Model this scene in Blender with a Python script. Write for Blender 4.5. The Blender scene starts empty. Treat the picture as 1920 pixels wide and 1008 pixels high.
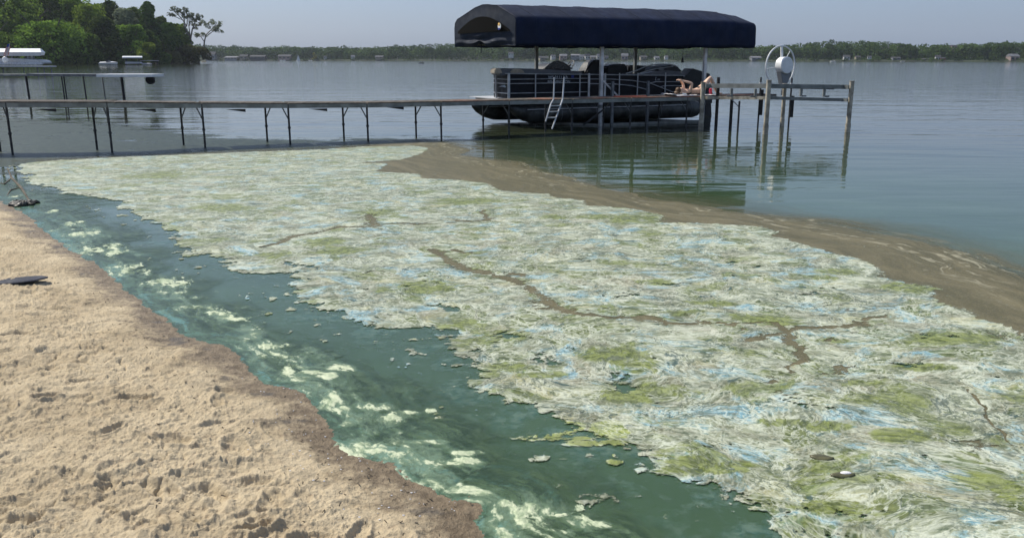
import bpy, bmesh, math, random
import numpy as np
from mathutils import Vector, Matrix
random.seed(7); rng = np.random.default_rng(7)
scene = bpy.context.scene
COL = scene.collection
R = math.radians
# ------------------------------------------------------------------ camera
H = 2.1; PITCH = R(13.8); F = 1600.0
cam_d = bpy.data.cameras.new('camera'); cam = bpy.data.objects.new('camera', cam_d); COL.objects.link(cam)
cam.location = (0, 0, H); cam.rotation_euler = (R(90) - PITCH, 0, 0)
cam_d.sensor_width = 36; cam_d.lens = F / 1920 * 36; cam_d.clip_start = 0.05; cam_d.clip_end = 20000
scene.camera = cam
# ------------------------------------------------------------------ sky, sun, exposure
SUN = Vector((-0.78, 0.50, 0.95)).normalized()
el = math.asin(SUN.z); az = math.atan2(SUN.x, SUN.y)
world = bpy.data.worlds.new('World'); scene.world = world; world.use_nodes = True
wn = world.node_tree.nodes; wl = world.node_tree.links; wn.clear()
sky = wn.new('ShaderNodeTexSky'); sky.sky_type = 'NISHITA'; sky.sun_disc = False
sky.sun_elevation = el; sky.sun_rotation = az; sky.air_density = 1.0; sky.dust_density = 2.0; sky.ozone_density = 2.5; sky.altitude = 0
tint = wn.new('ShaderNodeMixRGB'); tint.blend_type = 'MULTIPLY'; tint.inputs[0].default_value = 1; tint.inputs[2].default_value = (0.79, 0.89, 1.08, 1)
bg = wn.new('ShaderNodeBackground'); bg.inputs[1].default_value = 0.125
wo = wn.new('ShaderNodeOutputWorld')
veil = wn.new('ShaderNodeMixRGB'); veil.inputs[0].default_value = 0.55; veil.inputs[2].default_value = (2.60, 3.25, 4.55, 1)
wl.new(sky.outputs[0], tint.inputs[1]); wl.new(tint.outputs[0], veil.inputs[1]); wl.new(veil.outputs[0], bg.inputs[0]); wl.new(bg.outputs[0], wo.inputs[0])
sd = bpy.data.lights.new('sun', 'SUN'); sd.energy = 4.9; sd.angle = R(0.55); sd.color = (1, 0.94, 0.82)
so = bpy.data.objects.new('sun', sd); COL.objects.link(so); so.location = (-20, 30, 40)
so.rotation_euler = SUN.to_track_quat('Z', 'Y').to_euler()
scene.view_settings.view_transform = 'Standard'; scene.view_settings.look = 'None'
scene.view_settings.exposure = 0.05; scene.view_settings.gamma = 1; scene.view_settings.use_curve_mapping = False
scene.render.engine = 'CYCLES'
cy = scene.cycles; cy.use_denoising = True; cy.max_bounces = 6; cy.diffuse_bounces = 2; cy.glossy_bounces = 3
cy.transmission_bounces = 3; cy.volume_bounces = 0; cy.transparent_max_bounces = 12; cy.caustics_reflective = False; cy.caustics_refractive = False
cy.use_adaptive_sampling = True; cy.adaptive_threshold = 0.015

# ------------------------------------------------------------------ measuring helpers (pixel of the photograph -> place in the world)
CP, SP = math.cos(PITCH), math.sin(PITCH)
def ray(x, y):
    a = (x - 960) / F; b = -(y - 504) / F
    return Vector((a, b * SP + CP, b * CP - SP))
def G(x, y, z=0.0):
    d = ray(x, y); t = (z - H) / d.z
    return Vector((d.x * t, d.y * t, z))
def P(x, y, Y):
    d = ray(x, y); t = Y / d.y
    return Vector((d.x * t, Y, H + d.z * t))

# ------------------------------------------------------------------ object helpers
def tag(o, label=None, cat=None, group=None, kind=None):
    if label: o['label'] = label
    if cat: o['category'] = cat
    if group: o['group'] = group
    if kind: o['kind'] = kind
    return o
def empty(name, loc=(0, 0, 0), rz=0.0):
    o = bpy.data.objects.new(name, None); COL.objects.link(o); o.location = loc; o.rotation_euler = (0, 0, rz)
    o.empty_display_size = 0.1
    return o
class MB:
    """collects shapes for ONE mesh object"""
    def __init__(s): s.v = []; s.f = []
    def add(s, vs, fs):
        n = len(s.v); s.v += [tuple(v) for v in vs]; s.f += [tuple(i + n for i in f) for f in fs]; return s
    def box(s, c, d, rz=0, rx=0, ry=0):
        m = Matrix.Rotation(rz, 3, 'Z') @ Matrix.Rotation(ry, 3, 'Y') @ Matrix.Rotation(rx, 3, 'X'); c = Vector(c)
        vs = [c + m @ Vector((i * d[0] / 2, j * d[1] / 2, k * d[2] / 2)) for i in (-1, 1) for j in (-1, 1) for k in (-1, 1)]
        return s.add(vs, [(0, 1, 3, 2), (4, 6, 7, 5), (0, 4, 5, 1), (2, 3, 7, 6), (0, 2, 6, 4), (1, 5, 7, 3)])
    def bar(s, a, b, w, h=None):
        """rectangular bar from a to b, w wide, h high"""
        h = h or w; a = Vector(a); b = Vector(b); d = (b - a).normalized()
        up = Vector((0, 0, 1)) if abs(d.z) < 0.95 else Vector((0, 1, 0))
        r = d.cross(up).normalized(); u = r.cross(d)
        vs = [p + r * i * w / 2 + u * j * h / 2 for p in (a, b) for i, j in ((-1, -1), (1, -1), (1, 1), (-1, 1))]
        return s.add(vs, [(3, 2, 1, 0), (4, 5, 6, 7), (0, 1, 5, 4), (1, 2, 6, 5), (2, 3, 7, 6), (3, 0, 4, 7)])
    def tube(s, pts, r, n=8, cap=True):
        pts = [Vector(p) for p in pts]; k = len(pts); rs = r if isinstance(r, (list, tuple)) else [r] * k
        base = len(s.v); prev = None
        for i, p in enumerate(pts):
            d = (pts[min(i + 1, k - 1)] - pts[max(i - 1, 0)])
            d = d.normalized() if d.length > 1e-9 else Vector((0, 0, 1))
            if prev is None:
                up = Vector((0, 0, 1)) if abs(d.z) < 0.9 else Vector((1, 0, 0)); a = d.cross(up).normalized()
            else:
                a = (prev - d * prev.dot(d)); a = a.normalized() if a.length > 1e-6 else d.orthogonal().normalized()
            prev = a; b = d.cross(a)
            for j in range(n):
                t = 2 * math.pi * j / n; s.v.append(tuple(p + (a * math.cos(t) + b * math.sin(t)) * rs[i]))
        for i in range(k - 1):
            for j in range(n):
                s.f.append((base + i * n + j, base + i * n + (j + 1) % n, base + (i + 1) * n + (j + 1) % n, base + (i + 1) * n + j))
        if cap:
            s.f.append(tuple(base + j for j in range(n))[::-1]); s.f.append(tuple(base + (k - 1) * n + j for j in range(n)))
        return s
    def prism(s, poly, ext):
        """poly: list of 3D points (planar), extruded by vector ext"""
        n = len(poly); ext = Vector(ext); vs = [Vector(p) for p in poly] + [Vector(p) + ext for p in poly]
        fs = [tuple(range(n))[::-1], tuple(range(n, 2 * n))] + [(i, (i + 1) % n, n + (i + 1) % n, n + i) for i in range(n)]
        return s.add(vs, fs)
    def ball(s, c, r, nu=10, nv=7, jit=0):
        c = Vector(c); r = Vector(r) if not isinstance(r, (int, float)) else Vector((r, r, r)); base = len(s.v)
        for i in range(nv + 1):
            for j in range(nu):
                ph = math.pi * i / nv; th = 2 * math.pi * j / nu; k = 1 + random.uniform(-jit, jit)
                s.v.append((c.x + r.x * k * math.sin(ph) * math.cos(th), c.y + r.y * k * math.sin(ph) * math.sin(th), c.z + r.z * k * math.cos(ph)))
        for i in range(nv):
            for j in range(nu):
                a, b = base + i * nu + j, base + i * nu + (j + 1) % nu
                s.f.append((a, a + nu, b + nu, b))
        return s
    def build(s, name, m, parent=None, smooth=False, bevel=0, loc=None):
        me = bpy.data.meshes.new(name); me.from_pydata([tuple(v) for v in s.v], [], s.f); me.materials.append(m)
        o = bpy.data.objects.new(name, me); COL.objects.link(o)
        bm = bmesh.new(); bm.from_mesh(me); bmesh.ops.recalc_face_normals(bm, faces=bm.faces)
        if bevel: bmesh.ops.bevel(bm, geom=bm.edges[:], offset=bevel, segments=2, affect='EDGES', clamp_overlap=True)
        bm.to_mesh(me); bm.free()
        if smooth:
            me.polygons.foreach_set('use_smooth', [True] * len(me.polygons))
            try: me.set_sharp_from_angle(angle=R(40))
            except Exception: pass
        if parent: o.parent = parent
        if loc is not None: o.location = loc
        return o
def copy_tree(o, parent=None):
    c = o.copy(); COL.objects.link(c); c.parent = parent
    for ch in [q for q in bpy.data.objects if q.parent == o and q is not c]: copy_tree(ch, c)
    return c

# ------------------------------------------------------------------ material helpers
class NT:
    def __init__(s, name):
        s.m = bpy.data.materials.new(name); s.m.use_nodes = True; s.t = s.m.node_tree; s.t.nodes.clear()
        s.out = s.t.nodes.new('ShaderNodeOutputMaterial'); s._co = None
    def node(s, typ, props=None, **ins):
        n = s.t.nodes.new('ShaderNode' + typ)
        for k, v in (props or {}).items(): setattr(n, k, v)
        for k, v in ins.items():
            key = int(k[1:]) if k[0] == 'i' and k[1:].isdigit() else k.replace('_', ' ')
            s.put(n.inputs[key], v)
        return n
    def put(s, sock, v):
        if isinstance(v, bpy.types.NodeSocket): s.t.links.new(v, sock)
        elif isinstance(v, (tuple, list)) and len(v) == 3 and sock.type == 'RGBA': sock.default_value = (*v, 1)
        else: sock.default_value = v
    @property
    def co(s):
        if s._co is None: s._co = s.node('NewGeometry').outputs['Position']
        return s._co
    def objco(s): return s.node('TexCoord').outputs['Object']
    def math(s, op, a, b=0.0, c=0.0, clamp=False):
        n = s.node('Math', {'operation': op, 'use_clamp': clamp}); s.put(n.inputs[0], a); s.put(n.inputs[1], b); s.put(n.inputs[2], c); return n.outputs[0]
    def vmath(s, op, a, b=(0, 0, 0)):
        n = s.node('VectorMath', {'operation': op}); s.put(n.inputs[0], a)
        if op == 'SCALE': s.put(n.inputs['Scale'], b)
        else: s.put(n.inputs[1], b)
        return n.outputs[0]
    def noise(s, v, scale, detail=3, rough=0.5, out='Fac', dist=0.0):
        return s.node('TexNoise', Vector=v, Scale=scale, Detail=detail, Roughness=rough, Distortion=dist).outputs[out]
    def step(s, v, lo, hi, a=0.0, b=1.0):
        n = s.node('MapRange', {'interpolation_type': 'SMOOTHSTEP'}); s.put(n.inputs['Value'], v)
        s.put(n.inputs['From Min'], lo); s.put(n.inputs['From Max'], hi); s.put(n.inputs['To Min'], a); s.put(n.inputs['To Max'], b); return n.outputs[0]
    def mix(s, f, a, b):
        n = s.node('MixRGB'); s.put(n.inputs[0], f); s.put(n.inputs[1], a); s.put(n.inputs[2], b); return n.outputs[0]
    def attr(s, name): return s.node('Attribute', {'attribute_name': name}).outputs['Fac']
    def bump(s, h, strength, dist, normal=None):
        n = s.node('Bump', Height=h, Strength=strength, Distance=dist)
        if normal is not None: s.put(n.inputs['Normal'], normal)
        return n.outputs[0]
    def bsdf(s, col, rough=0.6, metal=0.0, normal=None, ior=1.45, spec=0.5, alpha=None):
        n = s.node('BsdfPrincipled'); s.put(n.inputs['Base Color'], col); s.put(n.inputs['Roughness'], rough); s.put(n.inputs['Metallic'], metal)
        s.put(n.inputs['IOR'], ior); s.put(n.inputs['Specular IOR Level'], spec)
        if normal is not None: s.put(n.inputs['Normal'], normal)
        if alpha is not None: s.put(n.inputs['Alpha'], alpha)
        return n.outputs[0]
    def done(s, sh): s.t.links.new(sh, s.out.inputs['Surface']); return s.m
def simple(name, col, rough=0.6, metal=0.0, var=0.25, scale=6.0, bump=0.0, spec=0.5, col2=None):
    t = NT(name); co = t.objco()
    n = t.noise(co, scale, 5, 0.6)
    c2 = col2 or tuple(c * (1 - var) for c in col); c1 = tuple(min(1, c * (1 + var)) for c in col) if col2 is None else col
    c = t.mix(t.step(n, 0.35, 0.65), c2, c1)
    nm = t.bump(t.noise(co, scale * 6, 4, 0.6), 0.4, bump) if bump else None
    rr = t.step(t.noise(co, scale * 2.3, 3), 0.3, 0.7, max(0.02, rough - 0.08), min(1, rough + 0.1))
    return t.done(t.bsdf(c, rr, metal, nm, spec=spec))
M = {}
M['alu'] = simple('aluminium', (0.48, 0.49, 0.50), 0.45, 0.3, 0.2, 4)
M['alu_dark'] = simple('dull_aluminium', (0.17, 0.18, 0.19), 0.55, 0.5, 0.25, 5)
M['leg'] = simple('dock_leg_steel', (0.045, 0.047, 0.05), 0.55, 0.4, 0.4, 5)
M['frame'] = simple('weathered_frame', (0.20, 0.21, 0.20), 0.6, 0.2, 0.25, 3)
M['pontoon'] = simple('pontoon_aluminium', (0.060, 0.063, 0.060), 0.5, 0.6, 0.5, 2.5)
M['black'] = simple('black_panel', (0.004, 0.005, 0.009), 0.5, 0, 0.3, 3, spec=0.25)
M['vinyl'] = simple('black_vinyl', (0.010, 0.010, 0.012), 0.5, 0, 0.3, 6)
M['grey_shell'] = simple('grey_shell', (0.10, 0.105, 0.12), 0.4, 0, 0.15, 3)
M['tan'] = simple('tan_vinyl', (0.36, 0.31, 0.24), 0.55, 0, 0.15, 6)
M['white'] = simple('white_paint', (0.75, 0.76, 0.76), 0.4, 0, 0.06, 4)
M['whitegrey'] = simple('offwhite_paint', (0.50, 0.51, 0.52), 0.5, 0, 0.1, 4)
M['post'] = simple('weathered_pipe', (0.34, 0.31, 0.25), 0.8, 0, 0.4, 5, 0.004)
M['bunk'] = simple('dark_carpeted_wood', (0.035, 0.034, 0.032), 0.9, 0, 0.3, 8)
M['glass'] = simple('smoked_screen', (0.012, 0.013, 0.015), 0.12, 0, 0.1, 3)
M['skin'] = simple('skin', (0.74, 0.48, 0.34), 0.5, 0, 0.06, 8)
M['hair'] = simple('brown_hair', (0.09, 0.05, 0.025), 0.6, 0, 0.3, 30)
M['swim'] = simple('black_swimwear', (0.012, 0.012, 0.02), 0.7, 0, 0.2, 20)
M['towel'] = simple('white_towel', (0.78, 0.76, 0.76), 0.9, 0, 0.06, 30, 0.004)
M['red'] = simple('faded_red_cloth', (0.50, 0.085, 0.04), 0.85, 0, 0.25, 12)
M['pink'] = simple('pink_plastic', (0.55, 0.05, 0.10), 0.35, 0, 0.1, 9)
M['text'] = simple('silver_lettering', (0.45, 0.48, 0.52), 0.4, 0.2, 0.1, 9)
M['blue_sticker'] = simple('blue_sticker', (0.02, 0.04, 0.25), 0.4, 0, 0.1, 9)
M['amber'] = simple('amber_print', (0.75, 0.45, 0.12), 0.5, 0, 0.1, 9)
M['navyboard'] = simple('navy_plastic', (0.014, 0.018, 0.034), 0.8, 0, 0.2, 9)
M['bark'] = simple('bark', (0.085, 0.07, 0.05), 0.9, 0, 0.35, 2)
M['palebark'] = simple('pale_bark', (0.20, 0.18, 0.15), 0.9, 0, 0.35, 2)
M['rope'] = simple('dark_cord', (0.015, 0.015, 0.015), 0.8, 0, 0.2, 9)
M['rubber'] = simple('tyre_rubber', (0.02, 0.02, 0.02), 0.8, 0, 0.2, 9)

# ------------------------------------------------------------------ numpy noise + distance tools
_ang = rng.random(4096) * 2 * np.pi; _gx, _gy = np.cos(_ang), np.sin(_ang)
def noise2(x, y, seed=0):
    xi = np.floor(x).astype(np.int64); yi = np.floor(y).astype(np.int64); fx = x - xi; fy = y - yi
    u = fx * fx * fx * (fx * (fx * 6 - 15) + 10); v = fy * fy * fy * (fy * (fy * 6 - 15) + 10)
    def g(ix, iy, dx, dy):
        h = (ix * 374761393 + iy * 668265263 + seed * 974711) & 0x7fffffff
        h = ((h ^ (h >> 13)) * 1274126177) & 0x7fffffff; h = (h ^ (h >> 16)) & 4095
        return _gx[h] * dx + _gy[h] * dy
    a = g(xi, yi, fx, fy); b = g(xi + 1, yi, fx - 1, fy); c = g(xi, yi + 1, fx, fy - 1); d = g(xi + 1, yi + 1, fx - 1, fy - 1)
    return ((a + (b - a) * u) + ((c + (d - c) * u) - (a + (b - a) * u)) * v) * 1.5
def fbm(x, y, seed=0, oct=4, gain=0.5):
    r = 0; a = 1.0; f = 1.0; tot = 0
    for k in range(oct): r = r + a * noise2(x * f + k * 17.3, y * f - k * 9.1, seed + k); tot += a; a *= gain; f *= 2.07
    return r / tot
def dist_poly(X, Y, pts):
    """unsigned distance to a polyline, and arc length of the nearest point"""
    best = np.full(X.shape, 1e9); arc = np.zeros(X.shape); s0 = 0
    for (ax, ay), (bx, by) in zip(pts[:-1], pts[1:]):
        dx, dy = bx - ax, by - ay; L2 = dx * dx + dy * dy + 1e-12
        t = np.clip(((X - ax) * dx + (Y - ay) * dy) / L2, 0, 1)
        d = (X - ax - t * dx) ** 2 + (Y - ay - t * dy) ** 2
        m = d < best; best = np.where(m, d, best); L = math.sqrt(L2); arc = np.where(m, s0 + t * L, arc); s0 += L
    return np.sqrt(best), arc
def inside(X, Y, pts):
    r = np.zeros(X.shape, bool); n = len(pts)
    for i in range(n):
        ax, ay = pts[i]; bx, by = pts[(i + 1) % n]
        if ay == by: continue
        c = ((ay > Y) != (by > Y)) & (X < (bx - ax) * (Y - ay) / (by - ay) + ax); r ^= c
    return r
def sdf(X, Y, pts):
    d, _ = dist_poly(X, Y, pts + [pts[0]]); return np.where(inside(X, Y, pts), d, -d)
def gp(lst): return [(G(x, y).x, G(x, y).y) for x, y in lst]
def sstep(v, a, b):
    t = np.clip((v - a) / (b - a), 0, 1); return t * t * (3 - 2 * t)

def grid_mesh(name, X, Y, Z, keep, m, attrs=None, smooth=True):
    """a sheet over a structured grid, only where keep is set"""
    nr, nc = X.shape
    q = keep[:-1, :-1] & keep[1:, :-1] & keep[:-1, 1:] & keep[1:, 1:]
    idx = np.arange(nr * nc).reshape(nr, nc)
    f = np.stack([idx[:-1, :-1][q], idx[:-1, 1:][q], idx[1:, 1:][q], idx[1:, :-1][q]], 1)
    used = np.unique(f); remap = np.full(nr * nc, -1, np.int64); remap[used] = np.arange(len(used)); f = remap[f]
    co = np.stack([X.ravel()[used], Y.ravel()[used], Z.ravel()[used]], 1).astype(np.float32)
    me = bpy.data.meshes.new(name); me.vertices.add(len(co)); me.vertices.foreach_set('co', co.ravel())
    me.loops.add(f.size); me.loops.foreach_set('vertex_index', f.ravel().astype(np.int32))
    me.polygons.add(len(f)); me.polygons.foreach_set('loop_start', np.arange(0, f.size, 4, dtype=np.int32))
    me.update(calc_edges=True)
    if smooth: me.polygons.foreach_set('use_smooth', np.ones(len(f), bool))
    for k, a in (attrs or {}).items():
        at = me.attributes.new(k, 'FLOAT', 'POINT'); at.data.foreach_set('value', a.ravel()[used].astype(np.float32))
    me.materials.append(m); o = bpy.data.objects.new(name, me); COL.objects.link(o); return o
def rows(y0, y1, k=1.0):
    ys = [y0]
    while ys[-1] < y1: ys.append(ys[-1] + k * max(0.010, ys[-1] ** 2 / 1791.0))
    return np.array(ys)

# ------------------------------------------------------------------ outlines on the ground, measured in the photograph
SHORE_PX = [(-60, 352), (0, 379), (40, 398), (79, 431), (115, 459), (151, 484), (186, 498), (206, 522), (234, 546), (270, 574), (310, 602), (349, 629), (369, 640), (421, 649),
            (448, 681), (475, 705), (500, 722), (561, 731), (589, 758), (609, 798), (630, 827), (662, 852), (710, 867), (743, 891), (783, 912), (812, 935), (888, 948), (893, 985), (912, 1015)]
SHORE = [(-70, 70), (-34, 38), (-20, 22), (-13.5, 17.2), (-10.5, 15.2)] + gp(SHORE_PX) + [(0.15, 3.1), (0.55, 2.3), (1.2, 1.0), (2.5, -1.0), (5.0, -5.0), (12, -14)]
SHORE_POLY = SHORE + [(-70, -14)]
NEAR_PX = [(20, 312), (52, 335), (99, 356), (155, 370), (222, 378), (238, 402), (298, 419), (329, 439), (322, 459), (381, 482), (417, 494), (456, 508), (555, 512), (568, 540), (566, 560),
           (600, 588), (680, 612), (745, 622), (830, 628), (850, 662), (905, 690), (895, 738), (960, 757), (1000, 768), (1060, 795), (1120, 808), (1160, 850), (1200, 880), (1300, 902), (1350, 930),
           (1400, 965), (1440, 1000), (1500, 1060), (1600, 1200)]
FAR_PX = [(2500, 800), (2100, 680), (1920, 628), (1890, 610), (1838, 596), (1821, 583), (1755, 567), (1762, 548), (1699, 530), (1654, 520), (1668, 510), (1612, 485), (1567, 475), (1515, 461), (1484, 451), (1453, 442),
          (1463, 435), (1432, 425), (1300, 418), (1238, 417), (1249, 404), (1176, 390), (1103, 386), (1099, 377), (1037, 369), (1034, 364), (939, 358), (914, 344), (855, 337), (793, 335),
          (786, 327), (709, 322), (728, 307), (673, 306), (753, 300), (786, 291), (808, 279), (782, 274), (673, 276), (600, 281), (480, 285), (380, 289), (250, 294), (130, 300), (60, 304)]
NEAR = gp(NEAR_PX); MATPOLY = NEAR + [(3.5, 1.2), (7, 1.2)] + gp(FAR_PX)
OUT_PX = [(2600, 700), (2250, 600), (2100, 560), (1920, 508), (1820, 473), (1750, 450), (1650, 431), (1560, 416), (1460, 401), (1350, 386), (1250, 369), (1130, 345), (1060, 327), (1000, 312), (940, 299),
          (895, 290), (885, 278), (860, 268), (800, 264), (720, 269), (660, 275), (600, 280), (480, 284.3), (380, 288.3), (250, 293.4), (130, 299.6), (60, 303.7)]
OUTER = gp(OUT_PX); FILMPOLY = NEAR + [(3.5, 1.2), (7, 1.2)] + OUTER
CHAN = [([(815, 472), (850, 492), (900, 514), (960, 525), (990, 540), (1025, 570), (1080, 585), (1180, 598), (1300, 604)], 0.085),
        ([(490, 466), (560, 442), (640, 429), (700, 423), (780, 421), (900, 415), (925, 408)], 0.075), ([(690, 404), (703, 422)], 0.13), ([(905, 395), (915, 414)], 0.05),
        ([(1650, 594), (1560, 614), (1480, 624), (1405, 643)], 0.055), ([(1450, 612), (1480, 622), (1502, 660), (1468, 688), (1500, 706)], 0.05),
        ([(640, 520), (700, 512), (740, 515)], 0.02), ([(1300, 604), (1450, 608)], 0.03), ([(1830, 742), (1850, 790), (1900, 835), (1960, 850)], 0.012), ([(850, 470), (880, 476)], 0.05)]
GREEN = [(1150, 668, .32, .16), (1195, 690, .2, .12), (1225, 735, .34, .12), (1180, 745, .3, .1), (1050, 822, .3, .045), (1120, 832, .22, .04), (1150, 868, .06, .03), (1310, 872, .30, .09), (1280, 885, .2, .05), (1885, 912, .3, .13),
         (1185, 412, .5, .35), (1120, 408, .4, .2), (790, 540, .4, .22), (745, 546, .25, .12), (1040, 408, .25, .15), (1700, 541, .35, .16), (1570, 510, .3, .14), (1540, 522, .2, .12), (1440, 600, .35, .15), (1390, 596, .2, .1),
         (1800, 633, .4, .12), (880, 378, .7, .3), (640, 470, .35, .2), (520, 480, .3, .2), (600, 455, .4, .2), (1480, 795, .22, .06), (1530, 800, .25, .07), (1720, 690, .3, .07), (1560, 640, .18, .08), (700, 400, .4, .3),
         (300, 330, .8, .5), (420, 390, .6, .3), (860, 610, .3, .14), (1620, 720, .2, .06), (1750, 640, .2, .06), (1330, 570, .3, .1), (1230, 530, .25, .1), (960, 690, .2, .08), (1020, 705, .2, .06), (1560, 955, .2, .06), (1700, 820, .25, .08)]

# ------------------------------------------------------------------ water
t = NT('lake_water'); co = t.co
mp = t.node('Mapping', Vector=co); mp.inputs['Scale'].default_value = (0.42, 1.4, 1); mp.inputs['Rotation'].default_value = (0, 0, R(12))
w1 = t.noise(mp.outputs[0], 1.1, 2, 0.5, dist=0.3); w2 = t.noise(mp.outputs[0], 0.22, 3, 0.55); w3 = t.noise(mp.outputs[0], 5.0, 2, 0.5)
dY = t.node('VectorMath', {'operation': 'LENGTH'}, i0=co).outputs['Value']
calm = t.step(dY, 5, 26, 0.12, 1.0)
hh = t.math('ADD', t.math('MULTIPLY', w1, t.step(dY, 28, 90, 0.017, 0.040)), t.math('ADD', t.math('MULTIPLY', w2, 0.055), t.math('MULTIPLY', w3, t.step(dY, 28, 90, 0.0028, 0.0090))))
hh = t.math('MULTIPLY', hh, calm)
nm = t.bump(hh, 1.0, 1.0)
murk = t.mix(t.step(t.noise(co, 0.5, 4, 0.6), 0.35, 0.7), (0.044, 0.082, 0.037), (0.060, 0.106, 0.048))
bloom = t.step(dY, 9, 30, 1.0, 0.0)
murk = t.mix(bloom, (0.036, 0.041, 0.027), murk)
M['water'] = t.done(t.bsdf(murk, 0.04, 0, nm, ior=1.333))
wm = MB(); XS = [-6000, -600, -60, -12, 0, 12, 60, 600, 6000]; YS = [-60, 0, 10, 30, 80, 300, 1000, 6000]
for y in YS:
    for x in XS: wm.v.append((x, y, 0))
for j in range(len(YS) - 1):
    for i in range(len(XS) - 1):
        a = j * len(XS) + i; wm.f.append((a, a + 1, a + 1 + len(XS), a + len(XS)))
tag(wm.build('water', M['water']), kind='structure')

# ------------------------------------------------------------------ brown film of scum round the algae mat
ys = rows(2.6, 27, 1.3); us = np.linspace(-0.72, 0.80, 1050)
Yg, Ug = np.meshgrid(ys, us, indexing='ij'); Xg = Yg * Ug
d_out, arc = dist_poly(Xg, Yg, OUTER); in_film = inside(Xg, Yg, FILMPOLY); s_out = np.where(in_film, d_out, -d_out)
d_near, _ = dist_poly(Xg, Yg, NEAR)
in_mat = inside(Xg, Yg, MATPOLY)
d_mat, _ = dist_poly(Xg, Yg, MATPOLY + [MATPOLY[0]]); s_mat = np.where(in_mat, d_mat, -d_mat)
s_near = np.where(in_film, d_near, -d_near)
wob = fbm(Xg * 0.8, Yg * 0.8, 11, 4)
cf = np.full(Xg.shape, 9.0)
for pl, w in CHAN:
    d, _ = dist_poly(Xg, Yg, gp(pl)); cf = np.minimum(cf, d - 3.2 * w)
keep = ((s_out < 1.3) | (cf < 0.25) | (s_mat < 0.5)) & (s_out > -1.3) & ((s_near > 0.5) | (~in_film & (d_near > 0.8))) & (Yg > 3.2)
t = NT('brown_scum_film'); co = t.co
so_ = t.attr('s_out'); ar = t.attr('arc')
cv = t.node('CombineXYZ', X=t.math('MULTIPLY', ar, 0.30), Y=t.math('MULTIPLY', so_, 2.4), Z=0.0).outputs[0]
cvw = t.vmath('ADD', cv, t.vmath('SCALE', t.noise(co, 1.1, 3, 0.5, 'Color'), 0.7))
st1 = t.noise(cvw, 2.2, 6, 0.65); st2 = t.noise(cvw, 9, 4, 0.6); gr = t.noise(co, 26, 5, 0.7)
c = t.mix(t.step(st1, 0.35, 0.68), (0.125, 0.114, 0.060), (0.205, 0.178, 0.098))
c = t.mix(t.step(t.math('ADD', st2, t.math('MULTIPLY', gr, 0.6)), 0.65, 1.05), t.vmath('SCALE', c, 0.80), c)
gr2 = t.noise(co, 75, 4, 0.75); c = t.mix(t.math('MULTIPLY', t.step(gr2, 0.54, 0.66), 0.5), c, (0.32, 0.28, 0.17)); c = t.mix(t.math('MULTIPLY', t.step(gr2, 0.46, 0.36), 0.5), c, (0.06, 0.055, 0.032))
line = t.math('ABSOLUTE', t.math('SUBTRACT', t.noise(cvw, 1.6, 3, 0.5), 0.52)); band = t.math('MULTIPLY', t.step(so_, -0.15, 0.1), t.step(so_, 1.3, 0.6))
lm = t.math('MULTIPLY', t.step(line, 0.030, 0.004), t.math('MULTIPLY', band, t.step(t.noise(co, 5, 3), 0.4, 0.6)))
c = t.mix(t.math('MULTIPLY', lm, 0.75), c, (0.42, 0.39, 0.27))
al = t.math('ADD', so_, t.math('MULTIPLY', t.math('SUBTRACT', t.noise(cvw, 1.5, 5, 0.6), 0.5), 1.5))
alpha = t.math('ADD', t.math('MULTIPLY', t.step(al, -0.10, 0.35), 0.40), t.step(al, -1.1, 0.9, 0.0, 0.50))
nm = t.bump(t.math('ADD', gr, st2), 0.4, 0.002)
M['film'] = t.done(t.bsdf(c, 0.5, 0, nm, ior=1.333, spec=0.25, alpha=t.math('MULTIPLY', alpha, t.attr('fade'))))
fade = sstep(s_out, -1.3, -0.9) * np.where(in_film, sstep(s_near, 0.5, 0.9), 1)
o = grid_mesh('scum_film', Xg, Yg, np.full(Xg.shape, 0.004), keep, M['film'], {'s_out': s_out + wob * 0.35, 'arc': arc, 'fade': fade})
tag(o, kind='stuff')

# ------------------------------------------------------------------ dark weed floating under the dock, its colour also deepening the dock's shadow strip
WEED_SHADE = gp([(-160, 225), (60, 222), (200, 232), (330, 246), (450, 258), (560, 262), (700, 258), (850, 258), (900, 264), (800, 270), (680, 276), (480, 287), (300, 295), (120, 303), (40, 318), (-160, 330)])
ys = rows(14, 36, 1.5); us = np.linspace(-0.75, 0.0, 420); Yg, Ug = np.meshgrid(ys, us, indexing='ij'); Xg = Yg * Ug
s_w = sdf(Xg, Yg, WEED_SHADE)
t = NT('dark_weed_shade'); co = t.co; mp = t.node('Mapping', Vector=co); mp.inputs['Scale'].default_value = (0.8, 1.2, 1)
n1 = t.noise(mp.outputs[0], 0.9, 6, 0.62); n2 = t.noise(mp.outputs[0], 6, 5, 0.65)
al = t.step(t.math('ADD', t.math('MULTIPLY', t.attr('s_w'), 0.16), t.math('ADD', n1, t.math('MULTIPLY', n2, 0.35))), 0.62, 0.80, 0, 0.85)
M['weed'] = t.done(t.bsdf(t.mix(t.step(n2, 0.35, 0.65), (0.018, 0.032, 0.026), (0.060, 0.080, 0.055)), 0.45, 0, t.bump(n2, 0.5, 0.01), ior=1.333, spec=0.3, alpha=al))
tag(grid_mesh('weed_and_dock_shade', Xg, Yg, np.full(Xg.shape, 0.002), s_w > -1.2, M['weed'], {'s_w': np.clip(s_w, -2, 1.2)}), kind='stuff')

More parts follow.
